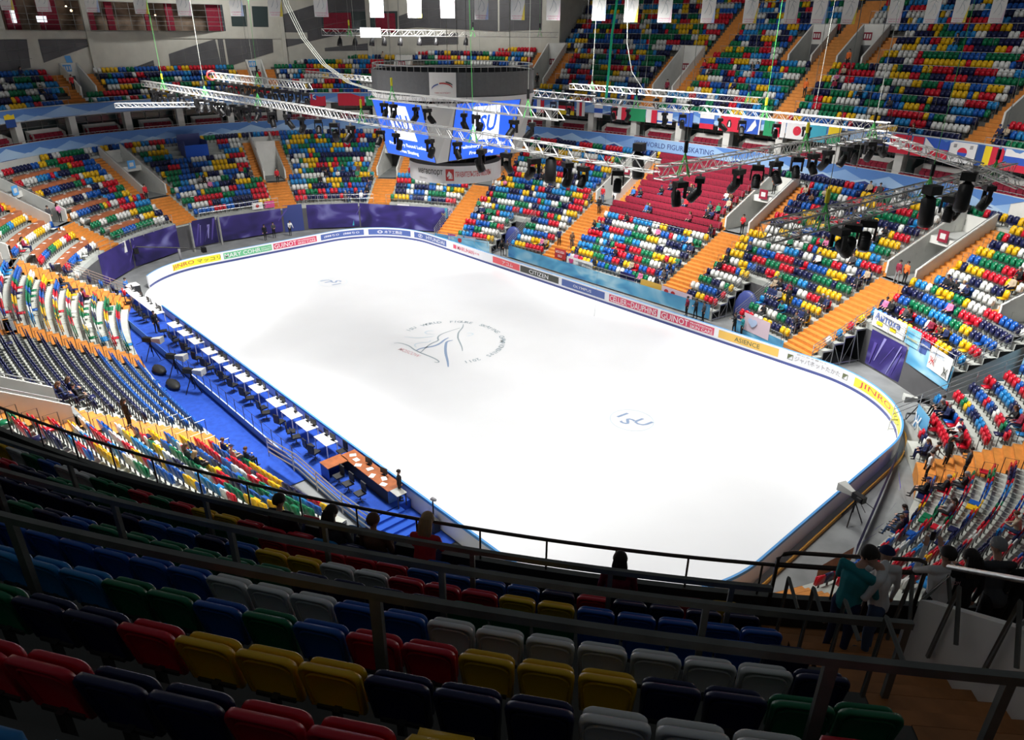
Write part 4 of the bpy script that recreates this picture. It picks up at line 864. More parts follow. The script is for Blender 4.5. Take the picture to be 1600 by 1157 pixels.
def hand(B, wr, d, side, grip=.3, rich=False):
    """palm, five fingers and a thumb from the wrist along direction d"""
    d = np.array(d, float); d /= np.linalg.norm(d); wr = np.array(wr, float); up = np.array([0, 0, 1.]) if abs(d[2]) < .8 else np.array([0, 1., 0]); x = np.cross(d, up); x /= np.linalg.norm(x); nrm = np.cross(x, d)
    pc = wr+d*.085; B.limb(wr, wr+d*.03, .026, .03, 0); B.limb(wr+d*.03+x*.018, pc+x*.024, .018, .016, 0); B.limb(wr+d*.03-x*.018, pc-x*.024, .018, .016, 0); B.limb(wr+d*.03, pc, .018, .018, 0)
    for k, (o_, L) in enumerate(((-.030, .062), (-.011, .074), (.010, .070), (.029, .055))):
        p0 = pc+x*o_; p1 = p0+(d*math.cos(grip)-nrm*math.sin(grip))*L*.5; p2 = p1+(d*math.cos(2.2*grip)-nrm*math.sin(2.2*grip))*L*.5
        B.limb(p0, p1, .0105, .0095, 0); B.limb(p1, p2, .0095, .008, 0)
    t0 = wr+d*.035-x*side*.03; t1 = t0+(d*.6-x*side*.8)*.04; t2 = t1+(d*.95-x*side*.2-nrm*.2)*.03; B.limb(t0, t1, .014, .011, 0); B.limb(t1, t2, .011, .009, 0)
def headb(B, c, look=(0, -1, 0), r=.098):
    c = np.array(c, float); l = np.array(look, float); l /= np.linalg.norm(l); sd = np.cross(l, [0, 0, 1]); sd /= np.linalg.norm(sd); up = np.cross(sd, l)
    B.limb(c-up*.03, c+up*.035, r*.80, r*.90, 0); B.limb(c+l*.012-up*.055, c+l*.02+up*.02, r*.62, r*.80, 0); B.limb(c-l*.02+up*.03, c-l*.02+up*.04, r*.88, r*.86, 0)
    B.limb(c+l*.092-up*.012, c+l*.082+up*.018, .014, .009, 0); B.limb(c+l*.07-up*.075, c+l*.06-up*.07, .03, .03, 0); B.limb(c+l*.082-up*.045-sd*.015, c+l*.082-up*.045+sd*.015, .010, .010, 0)
    for s_ in (-1, 1): B.limb(c+sd*s_*.088-up*.012, c+sd*s_*.092+up*.018, .013, .015, 0)
def pose(kind, v=0):
    B = Body(); H = {}
    if kind.startswith('sit'):
        lean = {'sit': .0, 'sit_fwd': -.22, 'sit_back': .05, 'sit_arms': -.03}[kind]; py = -.20
        pel = (0, py, .54); ch = (0, py+.04+lean*.6, .86); nk = (0, py+.05+lean, 1.04); hd = (0, py+.02+lean*1.15, 1.21)
        B.limb(pel, (0, py+.02+lean*.3, .70), .135, .13, 1, 1.35); B.limb((0, py+.02+lean*.3, .70), ch, .125, .14, 1, 1.35); B.limb(nk, (hd[0], hd[1]+.01, hd[2]-.07), .052, .05, 0)
        B.limb((-.15, ch[1]+.005, ch[2]+.11), (.15, ch[1]+.005, ch[2]+.11), .07, .07, 1)
        for s_ in (-1, 1):
            hip = (s_*.10, py, .50); kn = (s_*.13, py-.42, .50+(.03 if v else 0)); an = (s_*.13, py-.44-(.1 if v else 0), .09)
            B.limb(hip, kn, .095, .066, 2); B.limb(kn, an, .060, .042, 2); B.limb((an[0], an[1]+.02, .05), (an[0]*1.05, an[1]-.15, .035), .042, .036, 3)
            sh = (s_*.19, ch[1], ch[2]+.12); 
            if kind == 'sit_arms': el = (s_*.25, ch[1]-.10, ch[2]-.10); wr = (s_*.05, ch[1]-.30, ch[2]-.05); hd_ = (-s_*.8, -.3, .1)
            elif kind == 'sit_fwd': el = (s_*.23, py-.20, .72); wr = (s_*.07, py-.42, .66); hd_ = (-s_*.5, -.8, -.1)
            else: el = (s_*.25, ch[1]-.06, .66); wr = (s_*.12, py-.28, .63); hd_ = (-s_*.3, -1, -.1)
            B.limb(sh, el, .056, .044, 1); B.limb(el, wr, .043, .032, 1); hand(B, wr, hd_, s_)
        headb(B, hd, (.25 if v else 0, -1, -.25)); H['head'] = hd
    else:
        lean = {'stand': 0, 'stand_arms': 0, 'stand_lean': -.22, 'stand_point': -.05, 'stand_phone': -.04, 'stand_bow': -.10}[kind]
        pel = (0, 0, .95); ch = (0, lean*.7, 1.28); nk = (0, lean*.95, 1.48); hd = (0, lean*1.2-.02, 1.635)
        if kind == 'stand_bow': hd = (0, -.24, 1.58)
        B.limb(pel, (0, lean*.4, 1.10), .125, .115, 1, 1.35); B.limb((0, lean*.4, 1.10), ch, .115, .135, 1, 1.4); B.limb(nk, (hd[0], hd[1]+.02, hd[2]-.07), .052, .05, 0)
        B.limb((-.15, ch[1]+.01, ch[2]+.13), (.15, ch[1]+.01, ch[2]+.13), .065, .065, 1)
        for s_ in (-1, 1):
            st = .06*s_*(1 if v else 0); hip = (s_*.09, 0, .92); kn = (s_*.10, -.02+st, .50); an = (s_*.11, .02+st*1.5, .09)
            B.limb(hip, kn, .095, .062, 2); B.limb(kn, an, .058, .040, 2); B.limb((an[0], an[1]+.02, .05), (an[0]*1.1, an[1]-.15, .035), .042, .036, 3)
            sh = (s_*.19, ch[1]+.01, ch[2]+.14); el = (s_*.24, lean*.6+.02, 1.14); wr = (s_*.25, lean-.04, .89); hd_ = (0, -.15, -1)
            if kind == 'stand_arms' or kind == 'stand_bow': el = (s_*.25, lean-.04, 1.15); wr = (s_*.07, lean-.26, 1.12); hd_ = (-s_*.6, -.8, 0)
            if kind == 'stand_lean': el = (s_*.24, lean-.12, 1.12); wr = (s_*.20, lean-.38, 1.02); hd_ = (0, -1, -.1)
            if kind == 'stand_point' and s_ > 0: el = (.24, -.2, 1.30); wr = (.22, -.45, 1.36); hd_ = (0, -1, .1)
            if kind == 'stand_phone': el = (s_*.26, -.20, 1.24); wr = (s_*.10, -.40, 1.50); hd_ = (-s_*.1, -.2, 1)
            B.limb(sh, el, .055, .043, 1); B.limb(el, wr, .042, .031, 1); hand(B, wr, hd_, s_)
        headb(B, hd, (.2 if v else 0, -1, -.2 if kind != 'stand_bow' else -.9)); H['head'] = hd
    return B, H
def hair_mesh(long_=False, hat=False):
    b = MB(); V, F = sphere_vf((0, .018, .022), .112, 12, 9, (.93, 1.05, 1.02)); keep = []
    for f in F:
        c = V[list(f)].mean(0)
        if c[2] > .02-.30*(c[1]+.02) if not hat else c[2] > .035: keep.append(f)
    b.mesh(V, keep, 'hair_dark', True); W_, _f = sphere_vf((0, .014, .018), .104, 12, 9, (.93, 1.05, 1.02)); b.mesh(W_, [f[::-1] for f in keep], 'hair_dark', True)
    if long_:
        for x in (-.075, -.04, 0, .04, .075): b.tube([(x*.8, .09, .05), (x, .115, -.05), (x*1.05, .12, -.14), (x, .125, -.24)], [.035, .04, .036, .022], 'hair_dark', 6)
    if hat: b.tube([(-.09, -.06, .04), (-.05, -.14, .03), (.05, -.14, .03), (.09, -.06, .04)], .012, 'hair_dark', 5)
    o = b.build('hair'); me = o.data; bpy.data.objects.remove(o); return me
HAIR = [hair_mesh(), hair_mesh(True), hair_mesh(False, True)]
BODY = {}
def body(kind, v, vox):
    key = (kind, v, vox)
    if key not in BODY: B, H = pose(kind, v); BODY[key] = (B.make('person', vox), H)
    return BODY[key]
HM = {'dark': 'hair_dark', 'brown': 'hair_brown', 'blond': 'hair_blond', 'grey': 'hair_grey'}
def person(P, rz, kind, label, top='black', bot='navy', hair='dark', hs=0, v=0, vox=.026, scale=1, group=None, zoff=0):
    me, H = body(kind, v, vox); o = bpy.data.objects.new('person', me); COL.objects.link(o); o.location = (P[0], P[1], P[2]+zoff); o.rotation_euler = (0, 0, rz); o.scale = (scale,)*3
    for i, m in enumerate((MT['skin'], CLM[top], CLM[bot], MT['shoe'])): o.material_slots[i].link = 'OBJECT'; o.material_slots[i].material = m
    h = bpy.data.objects.new('cap' if hs == 2 else 'hair', HAIR[hs]); COL.objects.link(h); h.parent = o; h.location = H['head']; h.rotation_euler = (math.radians(12) if kind != 'stand_bow' else math.radians(28), 0, .2*v); h.material_slots[0].link = 'OBJECT'; h.material_slots[0].material = CLM['navy'] if hs == 2 else MT[HM[hair]]
    return tag(o, label=label, cat='person', group=group)
# faces of people near the camera get eyes
TOPS = ['black', 'black', 'black', 'black', 'black', 'dark grey', 'dark grey', 'dark grey', 'navy', 'navy', 'navy', 'grey', 'white', 'red', 'blue', 'beige', 'brown', 'green', 'maroon', 'pink', 'teal']
cnt = {}
SITTERS.sort(key=lambda q: (q['t'], q['r'], q['x']))
NUMW = ['one','two','three','four','five','six','seven','eight','nine','ten','eleven','twelve','thirteen','fourteen','fifteen','sixteen','seventeen','eighteen','nineteen','twenty']
for q in SITTERS:
    kd = random.choice(['sit', 'sit', 'sit_fwd', 'sit_back', 'sit_arms']); v = random.random() < .4; top = random.choice(TOPS); hc = random.choice(['dark', 'dark', 'brown', 'brown', 'blond', 'grey']); hs = random.choice([0, 0, 1, 1, 2])
    wh = {'L': 'lower stand', 'U': 'upper stand', 'V': 'maroon block'}[q['t']]; k = (q['t'], q['r']); cnt[k] = cnt.get(k, 0)+1
    c = np.array([math.sin(q['a']), -math.cos(q['a'])])*.02; bot = random.choice(['navy', 'black', 'denim', 'dark grey'])
    person(q['P']+np.array([c[0], c[1], 0]), q['a'], kd, 'person in %s top seated in %s row %s, %s spectator from the left' % (top, wh, NUMW[q['r']-(8 if q['t'] == 'V' else 0)], ordw(cnt[k])), top, bot, hc, hs, int(v), .03, .98, 'seated spectators', zoff=0)
for (k, i_, c_), lab, hc, hs in zip(SITN, ['person in black seated in the balcony front row, leftmost of the row', 'person in dark grey top with dark hair seated in the balcony front row', 'person in brown top seated left of the blond one in red', 'person with long blond hair and red top in the balcony front row', 'person in maroon top seated alone mid way along the balcony front row'], ['dark', 'dark', 'brown', 'blond', 'dark'], [0, 1, 0, 1, 1]):
    N = lerpc(NU, i_); P = UP(i_, UO+UT*k+.58, UF+UR*k); a = math.atan2(-N[0], N[1]); person(P, a, 'sit_fwd' if hc == 'blond' else 'sit', lab, c_, 'navy', hc, hs, 0, .014, 1.0, 'spectators in the balcony front row')
def stand(P, face, kind, label, **k):
    """face = point (x,y) the person looks towards"""
    rz = math.atan2(face[1]-P[1], face[0]-P[0])+PI/2; return person(P, rz, kind, label, **k)
zl = Z0+DZ*9.5
stand((-8.6, 27.5, zl), (-5, 0), 'stand', 'person in red jacket standing in the portal left of the maroon block', top='red', bot='denim')
stand((-7.4, 28.0, zl), (0, 10), 'stand', 'person in white top and black trousers at the portal left of the maroon block', top='white', bot='black', v=1, hs=1)
stand(LP(209, .42, Z0+DZ*8+.01), (0, 0), 'stand', 'person all in black standing on the orange stairs left of the maroon block', top='black', bot='black')
stand((8.0, 27.3, zl), (5, 0), 'stand_arms', 'person in red vest standing in the portal right of the maroon block', top='red', bot='black')
stand((23.0, 23.2, zl), (24.5, 26), 'stand', 'person in maroon top and light blue jeans, left of two stewards on the stairs', top='maroon', bot='grey', v=1)
stand((23.5, 23.3, zl), (26, 29), 'stand', 'person in orange red vest, right of two stewards at the portal', top='orange', bot='black')
stand((-36.8, 5.2, zl-.0) if False else (-40.3, 6.6, zl), (0, 0), 'stand', 'person in pink red jacket standing by the red doors at the far end', top='red', bot='black')
stand((-40.2, -8.0, zl), (-20, 0), 'stand', 'person in red jacket standing in the portal below the blue sign', top='red', bot='black')
stand(LP(410.6, .57, zl), (0, 0), 'stand', 'person in dark grey standing at the far left portal beside press desks', top='dark grey', bot='dark grey')
stand(LP(407.8, .55, zl), (0, 10), 'stand_arms', 'person in pink top standing at the far left portal beside press desks', top='pink', bot='black', hs=1)
stand(LP(151.5, .83, Z0+DZ*16), (5, 0), 'stand_arms', 'steward in orange vest on top of the portal right of the maroon block', top='orange', bot='black')
stand(LP(213.5, 2.4/19, Z0+DZ*2+.02), (10, 0), 'stand_point', 'person in dark clothes leaning at the row end left of stairs', top='navy', bot='black')
stand(LP(206.8, 2.4/19, Z0+DZ*2), (0, 0), 'stand', 'person in brown coat standing on the orange stairs above the rink edge', top='brown', bot='dark grey', hair='blond', hs=1)
stand(LP(112, 3.4/19, Z0+DZ*3), (10, 0), 'stand', 'person in black suit standing among seats left of the lowest steps', top='black', bot='black')
stand(LP(101.6, 1.4/19, Z0+DZ*1), (10, 0), 'stand_point', 'person in dark jacket by the bottom rail beside the orange stairs', top='dark grey', bot='black')
stand(LP(562, 6.4/19, Z0+DZ*6+.02), (0, 0), 'stand', 'person in black coat with long dark hair on the near left gangway', top='black', bot='black', hs=1)
stand(LP(28.5, 1.5/19, Z0+DZ*1), (40, 12), 'stand', 'tall person in black walking in the lower right stand', top='black', bot='black', hs=1)
stand(LP(29, .5/19, Z0), (36, 6), 'stand_lean', 'person in grey jacket bending over the first row at right', top='grey', bot='black')
stand(LP(24, .4/19, Z0), (0, 0), 'stand', 'person in white shirt at the foot of the right gangway', top='white', bot='black')
stand(LP(22.5, 2.4/19, Z0+DZ*2), (0, 0), 'stand_arms', 'person in dark top standing below the right gangway', top='dark grey', bot='black')
for n, (x, y, kd, t, l) in enumerate([(9.6, 17.4, 'stand', 'maroon', 'person in maroon jacket behind the boards below the pull-out stand'), (10.4, 17.5, 'stand_arms', 'black', 'person in black beside the maroon jacket behind the boards'), (11.2, 17.4, 'stand', 'dark grey', 'person in dark grey, third of the group behind the boards'), (14.3, 17.0, 'stand_point', 'black', 'photographer in black behind the gold panel'), (15.0, 16.9, 'stand', 'teal', 'person in teal top beside the photographer behind the gold panel'),
    (-13.6, 17.8, 'stand_lean', 'black', 'photographer in black leaning behind the boards near the red panel'), (-12.9, 17.9, 'stand_point', 'dark grey', 'second photographer behind the boards near the red panel'), (-35.4, 2.0, 'stand', 'black', 'person in black by the purple wall behind the far boards, left one'), (-35.7, 3.2, 'stand_arms', 'dark grey', 'person in dark grey by the purple wall behind the far boards'), (-35.4, 5.0, 'stand_lean', 'white', 'person in white top bending behind the far boards'),
    (-25.6, -15.3, 'stand', 'blue', 'person in light blue shirt at the far end of the judges platform')]):
    stand((x, y, 0), (0, 0), kd, l, top=t, bot='black', v=n % 2)
stand((-14.3, -16.6, .5), (-10, -15), 'stand', 'person in black standing behind the judges tables at the far end', top='black', bot='black')
stand((15.6, -15.25, .5), (20, -8), 'stand', 'person in black suit standing at the end of the blue platform', top='black', bot='black', vox=.02)
for (i_, k, kd, top, hc, hs, lab, tgt, bt_) in [(1302.6, 1, 'stand_bow', 'teal', 'dark', 0, 'person in teal jacket with dark hair looking down on the wooden gangway', 1306, 'navy'), (1304.5, 1, 'stand_bow', 'white', 'dark', 0, 'person in white top with long dark hair on the wooden gangway', 1300, 'denim'),
    (1306.4, 0, 'stand', 'white', 'dark', 2, 'person in cap and white shirt leaning at the gangway guard loop', None, 'black'), (1310.6, 0, 'stand_phone', 'white', 'dark', 0, 'person in white hooded top with lettering raising a phone', None, 'black'), (1312.0, 0, 'stand', 'black', 'dark', 1, 'person in black beside the white hooded top at the railing', None, 'black'), (1314.6, 0, 'stand_lean', 'dark grey', 'grey', 0, 'person in dark grey at the balcony rail beyond the white portal box', None, 'black'), (1316.2, 0, 'stand', 'black', 'dark', 0, 'person in black at the right picture edge of the balcony', None, 'black')]:
    P = UP(i_, UO+UT*k+.35, UF+UR*k); T_ = UP(i_, -5, 0) if tgt is None else UP(tgt, UO+UT*k-.2, 0)
    o = stand(P, T_, kd, lab, top=top, bot=bt_, hair=hc, hs=hs, vox=.014)
    if kd == 'stand_phone':
        b = MB(); V, F = fit_text('MOSCOW', .26, .06); b.mesh(np.stack([V[:, 0], np.full(len(V), .150), V[:, 1]+1.34], 1), F, 'mark_red'); tx = b.build('lettering', o)
        ph = MB(); ph.box((0, 0, 0), (.07, .012, .14), 'black'); p_ = ph.build('phone', label='dark phone held up by the white hooded top', cat='phone'); p_.matrix_world = o.matrix_world @ Matrix.Translation((0, -.46, 1.60)); M4 = Matrix.Translation(o.location) @ Matrix.Rotation(o.rotation_euler[2], 4, 'Z') @ Matrix.Translation((0, -.47, 1.62)); p_.matrix_world = M4
for i_, k, t, l in [(773.2, 3, 'red', 'usher in red at the far left upper portal'), (667.6, 3, 'red', 'usher in red at the upper portal left of the lamps'), (494.0, 3, 'red', 'usher in red at the upper portal right of the scoreboard'), (489.5, 3, 'black', 'usher in black at the upper portal right of the scoreboard'), (399, 3, 'maroon', 'usher in maroon at the upper portal beside the green rope'), (310.4, 9, 'orange', 'usher in orange at the upper right portal'), (318.5, 4, 'orange', 'usher in orange vest on the long upper stairs at right')]:
    P = UP(i_, UO+UT*k+.2, UF+UR*(k-.4) if k != 4 else UF+UR*4+.01)
    stand(P, (0, 0), 'stand', l, top=t, bot='black')
# ---------------------------------------------------------------- scoreboard
SC = np.array([-.2, 1.25])
sb = empty('scoreboard', (SC[0], SC[1], 15), label='suspended scoreboard with blue screens and grey ring above centre ice', cat='scoreboard')
def local(b): b.v = [(x-SC[0], y-SC[1], z-15) for x, y, z in b.v]; return b
def ringband(b, R0, z0, R1, z1, m, n=64, a0=0, a1=2*PI):
    A = [(SC[0]+R0*math.cos(a0+(a1-a0)*k/n), SC[1]+R0*math.sin(a0+(a1-a0)*k/n), z0) for k in range(n+1)]; B = [(SC[0]+R1*math.cos(a0+(a1-a0)*k/n), SC[1]+R1*math.sin(a0+(a1-a0)*k/n), z1) for k in range(n+1)]
    b.mesh(A+B, [(j, j+1, j+n+2, j+n+1) for j in range(n)], m)
b = MB(); ringband(b, 5.4, 17.55, 5.4, 19.0, 'score_grey'); ringband(b, 5.32, 17.55, 5.32, 19.0, 'dark_panel'); local(b).build('upper_ring', sb)
b = MB(); ringband(b, 5.44, 17.35, 5.44, 17.6, 'white'); ringband(b, 5.44, 17.35, 5.2, 17.35, 'white'); local(b).build('ring_edge', sb, label='white lower edge')
b = MB()
for z in (18.95, 19.3): b.tube([(SC[0]+5.3*math.cos(a), SC[1]+5.3*math.sin(a), z) for a in np.linspace(0, 2*PI, 49)], .035, 'alu', 4)
for k in range(72):
    a = 2*PI*k/72; b.tube([(SC[0]+5.3*math.cos(a), SC[1]+5.3*math.sin(a), 18.95), (SC[0]+5.3*math.cos(a), SC[1]+5.3*math.sin(a), 19.3)], .02, 'alu', 4)
local(b).build('ring_truss', sb)
# printed white square on the ring facing the camera side
ca = math.atan2(CAM[1]-SC[1], CAM[0]-SC[0])-.12
def onring(x, z, R): a = ca+x/R; return (SC[0]+R*math.cos(a), SC[1]+R*math.sin(a), z)
b = MB(); xs = np.linspace(-.82, .82, 7)
for u, v in zip(xs[:-1], xs[1:]): b.poly([onring(u, 17.45, 5.47), onring(v, 17.45, 5.47), onring(v, 19.0, 5.47), onring(u, 19.0, 5.47)], 'paper')
lp = local(b).build('logo_panel', sb, label='white panel with red and blue arc logo')
b = MB()
for c_, a0_, a1_, r_, zc in (('ad_dkred', .35, 1.9, .62, 18.02), ('ad_b', 1.95, 2.9, .70, 17.95), ('ad_k', .6, 1.3, .72, 18.05)):
    P = [(r_*1.0*math.cos(a), zc+r_*.55*math.sin(a)) for a in np.linspace(a0_, a1_, 9)]
    for (x0, z0_), (x1, z1_) in zip(P[:-1], P[1:]): b.poly([onring(x0, z0_, 5.49), onring(x1, z1_, 5.49), onring(x1, z1_+.07, 5.49), onring(x0, z0_+.07, 5.49)], c_)
V, F = fit_text('МЕГАСПОРТ', .95, .07); b.mesh([onring(x, 17.85+y, 5.49) for x, y, _ in V], F, 'ad_dkred'); local(b).build('logo', lp)
# four tilted screens, corner panels
def scr(axis, sgn):
    hy, hx = 4.75, 3.7; h = hy if axis == 'y' else hx; zt, zb, tin, hw = 17.2, 13.55, 1.0, 2.75
    def Q(x, v, d=0):   # x across, v 0 bottom..1 top
        r_ = h-tin*(1-v)+d; z = zb+(zt-zb)*v
        return (SC[0]-sgn*x, SC[1]+sgn*r_, z) if axis == 'y' else (SC[0]+sgn*r_, SC[1]+x*sgn, z)
    f = Q
    b = MB(); b.hexa([f(-hw, 0, -.25), f(hw, 0, -.25), f(hw, 0, -.01), f(-hw, 0, -.01), f(-hw, 1, -.25), f(hw, 1, -.25), f(hw, 1, -.01), f(-hw, 1, -.01)], 'score_grey')
    c = local(b).build('screen', sb)
    b = MB(); b.poly([f(-hw+.06, .015, .01), f(hw-.06, .015, .01), f(hw-.06, .985, .01), f(-hw+.06, .985, .01)], 'screen_blue'); local(b).build('picture', c, label='glowing blue picture')
    b = MB()
    b.poly([f(-1.0, .33, .025), f(1.3, .33, .025), f(1.0, .92, .025), f(-1.4, .92, .025)], 'screen_white')
    V, F = fit_text('ISU', 1.7, 1.1, .03); b.mesh([f(x, .62+y/3.7, .035) for x, y, _ in V], F, 'screen_blue')
    for t, v0, wd in (('Preliminary Round Ladies', .22, 4.1), ('Free Skating', .10, 2.1)):
        V, F = fit_text(t, wd, .30, .02); b.mesh([f(x, v0+y/3.7, .03) for x, y, _ in V], F, 'screen_white')
    local(b).build('caption', c)
    return f
fs_ = {('y', -1): scr('y', -1), ('x', 1): scr('x', 1), ('y', 1): scr('y', 1), ('x', -1): scr('x', -1)}
for (k1, x1), (k2, x2) in (((('y', -1), 2.78), (('x', 1), -2.78)), ((('x', 1), 2.78), (('y', 1), -2.78)), ((('y', 1), 2.78), (('x', -1), -2.78)), ((('x', -1), 2.78), (('y', -1), -2.78))):
    f, g = fs_[k1], fs_[k2]; b = MB(); b.poly([f(x1, 0), g(x2, 0), g(x2, 1), f(x1, 1)], 'score_pale'); local(b).build('corner_panel', sb)
b = MB(); ringband(b, 3.2, 12.0, 3.2, 13.15, 'white'); ringband(b, 3.12, 12.0, 3.12, 13.15, 'dark_panel'); lr_ = local(b).build('lower_ring', sb, label='white lower ring with Russian lettering')
def on2(x, z, R=3.225): a = ca+.02+x/R; return (SC[0]+R*math.cos(a), SC[1]+R*math.sin(a), z)
b = MB(); V, F = fit_text('мегаспорт', 2.0, .42, .008); b.mesh([on2(x-1.55, 12.68+y) for x, y, _ in V], F, 'ad_k'); V, F = fit_text('Москва', .7, .13); b.mesh([on2(x-2.1, 12.28+y) for x, y, _ in V], F, 'grey' if 'grey' in MT else 'ad_grey'); local(b).build('lettering', lr_)
b = MB(); b.poly([on2(-.35, 12.2), on2(.2, 12.2), on2(.2, 12.95), on2(-.35, 12.95)], 'ad_dkred'); V, F = fit_text('♞', .38, .5); b.mesh([on2(x-.08, 12.58+y, 3.24) for x, y, _ in V], F, 'paper'); V, F = fit_text('ПРАВИТЕЛЬСТВО МОСКВЫ', 2.7, .36, .01); b.mesh([on2(x+1.65, 12.62+y) for x, y, _ in V], F, 'ad_dkred'); local(b).build('lettering', lr_)
b = MB()
for r_, z_, m_ in ((2.9, 13.3, 'dark'), (4.6, 17.35, 'dark')): ringband(b, .1, z_, r_, z_, m_)
for k in range(16):
    a = 2*PI*k/16; b.tube([(SC[0]+2.5*math.cos(a), SC[1]+2.5*math.sin(a), 13.2), (SC[0]+2.5*math.cos(a), SC[1]+2.5*math.sin(a), 17.6)], .05, 'steel_dark', 4)
local(b).build('core', sb)
for k in range(6):
    a = 2*PI*k/6+.3; b = MB(); b.tube([(SC[0]+4.4*math.cos(a), SC[1]+4.4*math.sin(a), 17.6), (SC[0]+4.2*math.cos(a), SC[1]+4.2*math.sin(a), 33)], .02, 'cable', 4); local(b).build('hanger', sb)
# ---------------------------------------------------------------- lighting rig
def truss(p, q, label, h=.42, w_=.40, bay=.42, name='lighting_truss', group='aluminium lighting trusses'):
    p, q = np.array(p, float), np.array(q, float); t = q-p; L = np.linalg.norm(t); t /= L; s = np.cross(t, [0, 0, 1]); s /= np.linalg.norm(s); u = np.cross(s, t)
    o = empty(name, p, label=label, cat='truss', group=group); C4 = [s*w_/2*a+u*h/2*c for a, c in ((-1, -1), (1, -1), (1, 1), (-1, 1))]
    for c in C4: b = MB(); b.tube([c, c+t*L], .026 if bay != .36 else .034, 'alu', 5); b.build('chord', o)
    b = MB(); n = max(2, int(L/bay))
    for k in range(n):
        a0, a1 = t*(L*k/n), t*(L*(k+1)/n)
        for i in range(4):
            c, d = C4[i], C4[(i+1) % 4]; b.tube([a0+c, a1+d] if (k+i) % 2 else [a0+d, a1+c], .013, 'alu', 3, cap=False)
            if k % 2 == 0: b.tube([a0+c, a0+d], .013, 'alu', 3, cap=False)
    b.build('lacing', o); return o
TR = {'T1': ((-28.7, -9.6, 17), (24.9, -9.6, 17), 'long lighting truss crossing in front of the scoreboard'), 'T2': ((25.7, -10.6, 17), (25.9, 8.3, 17), 'lighting truss slanting up right above the maroon block'),
      'T3': ((3.7, -7.7, 18.0), (17.9, -7.2, 18.0), 'truss crossing right in front of the scoreboard ring'), 'T5': ((-18.6, -7.6, 18), (-3.9, -7.4, 18), 'shorter truss at upper left ending at a red round lamp'),
      'T6': ((-4.6, 17.6, 17), (13.3, 17.8, 17), 'upper of the trusses right of the scoreboard'), 'T6b': ((-3.3, 9.6, 17), (5.1, 9.5, 17), 'short truss just right of the scoreboard'), 'T7': ((6.0, 8.6, 17), (13.6, 9.0, 17), 'short truss beside the lower end of the green rope'), 'T7b': ((14.0, 9.4, 17), (25.4, 9.0, 17), 'truss above the Moscow and Japan flags'),
      'T8': ((30.7, -12.2, 16.2), (32.0, 5.4, 16.2), 'nearest truss slanting across the right stand'), 'T9': ((27.2, 4.4, 17), (32.5, -.9, 17), 'bright slim truss above the right column'), 'T10': ((31.6, 3.0, 16.4), (33.7, .4, 16.4), 'short truss stub at the right picture edge'),
      'T4': ((-15, .16, 21.08), (-15, 26.4, 20.92), 'high horizontal truss above the scoreboard with white lamp'), 'T12': ((-36, 9.2, 17), (-22, 9.2, 17), 'small far truss left of the scoreboard'), 'T11': ((-21.3, -14.2, 16), (-17.5, -7.5, 16), 'thin truss over the Russian lettering at left')}
for k, (p, q, l) in TR.items(): truss(p, q, l, *( (.30, .28, .4) if k in ('T9', 'T11', 'T10') else (.46, .44, .6) if k == 'T4' else (.50, .46, .36) if k == 'T8' else (.42, .40, .42)))
# moving head lamp prototype: origin at the hook
ML = empty('moving_head_lamp')
b = MB(); b.box((0, 0, -.10), (.12, .06, .14), 'alu'); b.box((0, 0, -.24), (.42, .30, .16), 'black'); b.build('base', ML)
b = MB()
for s_ in (-1, 1): b.box((s_*.21, 0, -.50), (.05, .12, .40), 'black'); 
b.box((0, 0, -.33), (.46, .14, .05), 'black'); yk = b.build('yoke', ML)
b = MB(); b.tube([(0, .10, -.50), (0, .06, -.56), (0, -.12, -.88), (0, -.16, -.94)], [.10, .15, .155, .14], 'black', 10); 
for k in range(3): b.tube([(0, .04-.035*k, -.60-.06*k), (0, .03-.035*k, -.615-.06*k)], .162, 'black', 10)
hd = b.build('head', ML); b = MB(); b.tube([(0, -.16, -.94), (0, -.165, -.95)], .115, 'lens', 12); b.build('lens', hd)
lampn = {}
def lamp(p, rz, tname, ntxt, sc=1.0):
    o = copy_tree(ML); o.location = p; o.rotation_euler = (0, 0, rz); o.scale = (sc,)*3
    for c in o.children:
        if c.name.startswith('head'): c.rotation_euler = (random.uniform(-.3, .3), 0, 0); c.location = (0, random.uniform(-.04, .04), -.02)
    lampn[tname] = lampn.get(tname, 0)+1
    tag(o, label='black moving head lamp under the %s, %s from its %s end' % (tname, ordw(lampn[tname]), ntxt), cat='stage lamp', group='moving head lamps under the trusses')
for x in [-27.5, -26.6, -25.8, -24.9, -23.6, -22.8, -21.9, -20.9, -19.8, -18.9, -18.0, -16.8, -15.9, -14.9, -13.8, -12.8, -11.9, -10.4, -9.4, -8.3, -6.6, -5.6, -4.6, -2.6, -.8, 1.2, 3.0, 4.7, 7.6, 9.0, 11.8, 13.4, 15.6, 17.2, 18.9, 20.4, 21.6, 23.0]: lamp((x, -9.6+random.choice([-.2, .2]), 16.76), random.uniform(0, 6.28), 'long front truss', 'left', random.uniform(.95, 1.2))
for x in np.arange(-18, -4.2, 1.05): lamp((x, -7.5, 17.76), random.uniform(0, 6.28), 'upper left truss', 'left')
for x in (4.6, 5.5, 7.6, 8.6, 11.6, 12.6, 15.2, 16.4): lamp((x, -7.5, 17.76), random.uniform(0, 6.28), 'scoreboard truss', 'left')
for y in (-9.4, -8.2, -5.6, -4.2, -2.8, -1.0, .4, 1.8, 3.6, 4.8, 6.2, 7.4): lamp((25.8, y, 16.76), random.uniform(0, 6.28), 'slanting truss', 'near', 1.1)
for x in (-2.4, -1, 1.4, 3, 7.2, 8.4, 11.4, 12.8, 15.5, 17, 19.2, 21, 23.2, 24.6): lamp((x, 9.3, 16.76), random.uniform(0, 6.28), 'back truss', 'left')
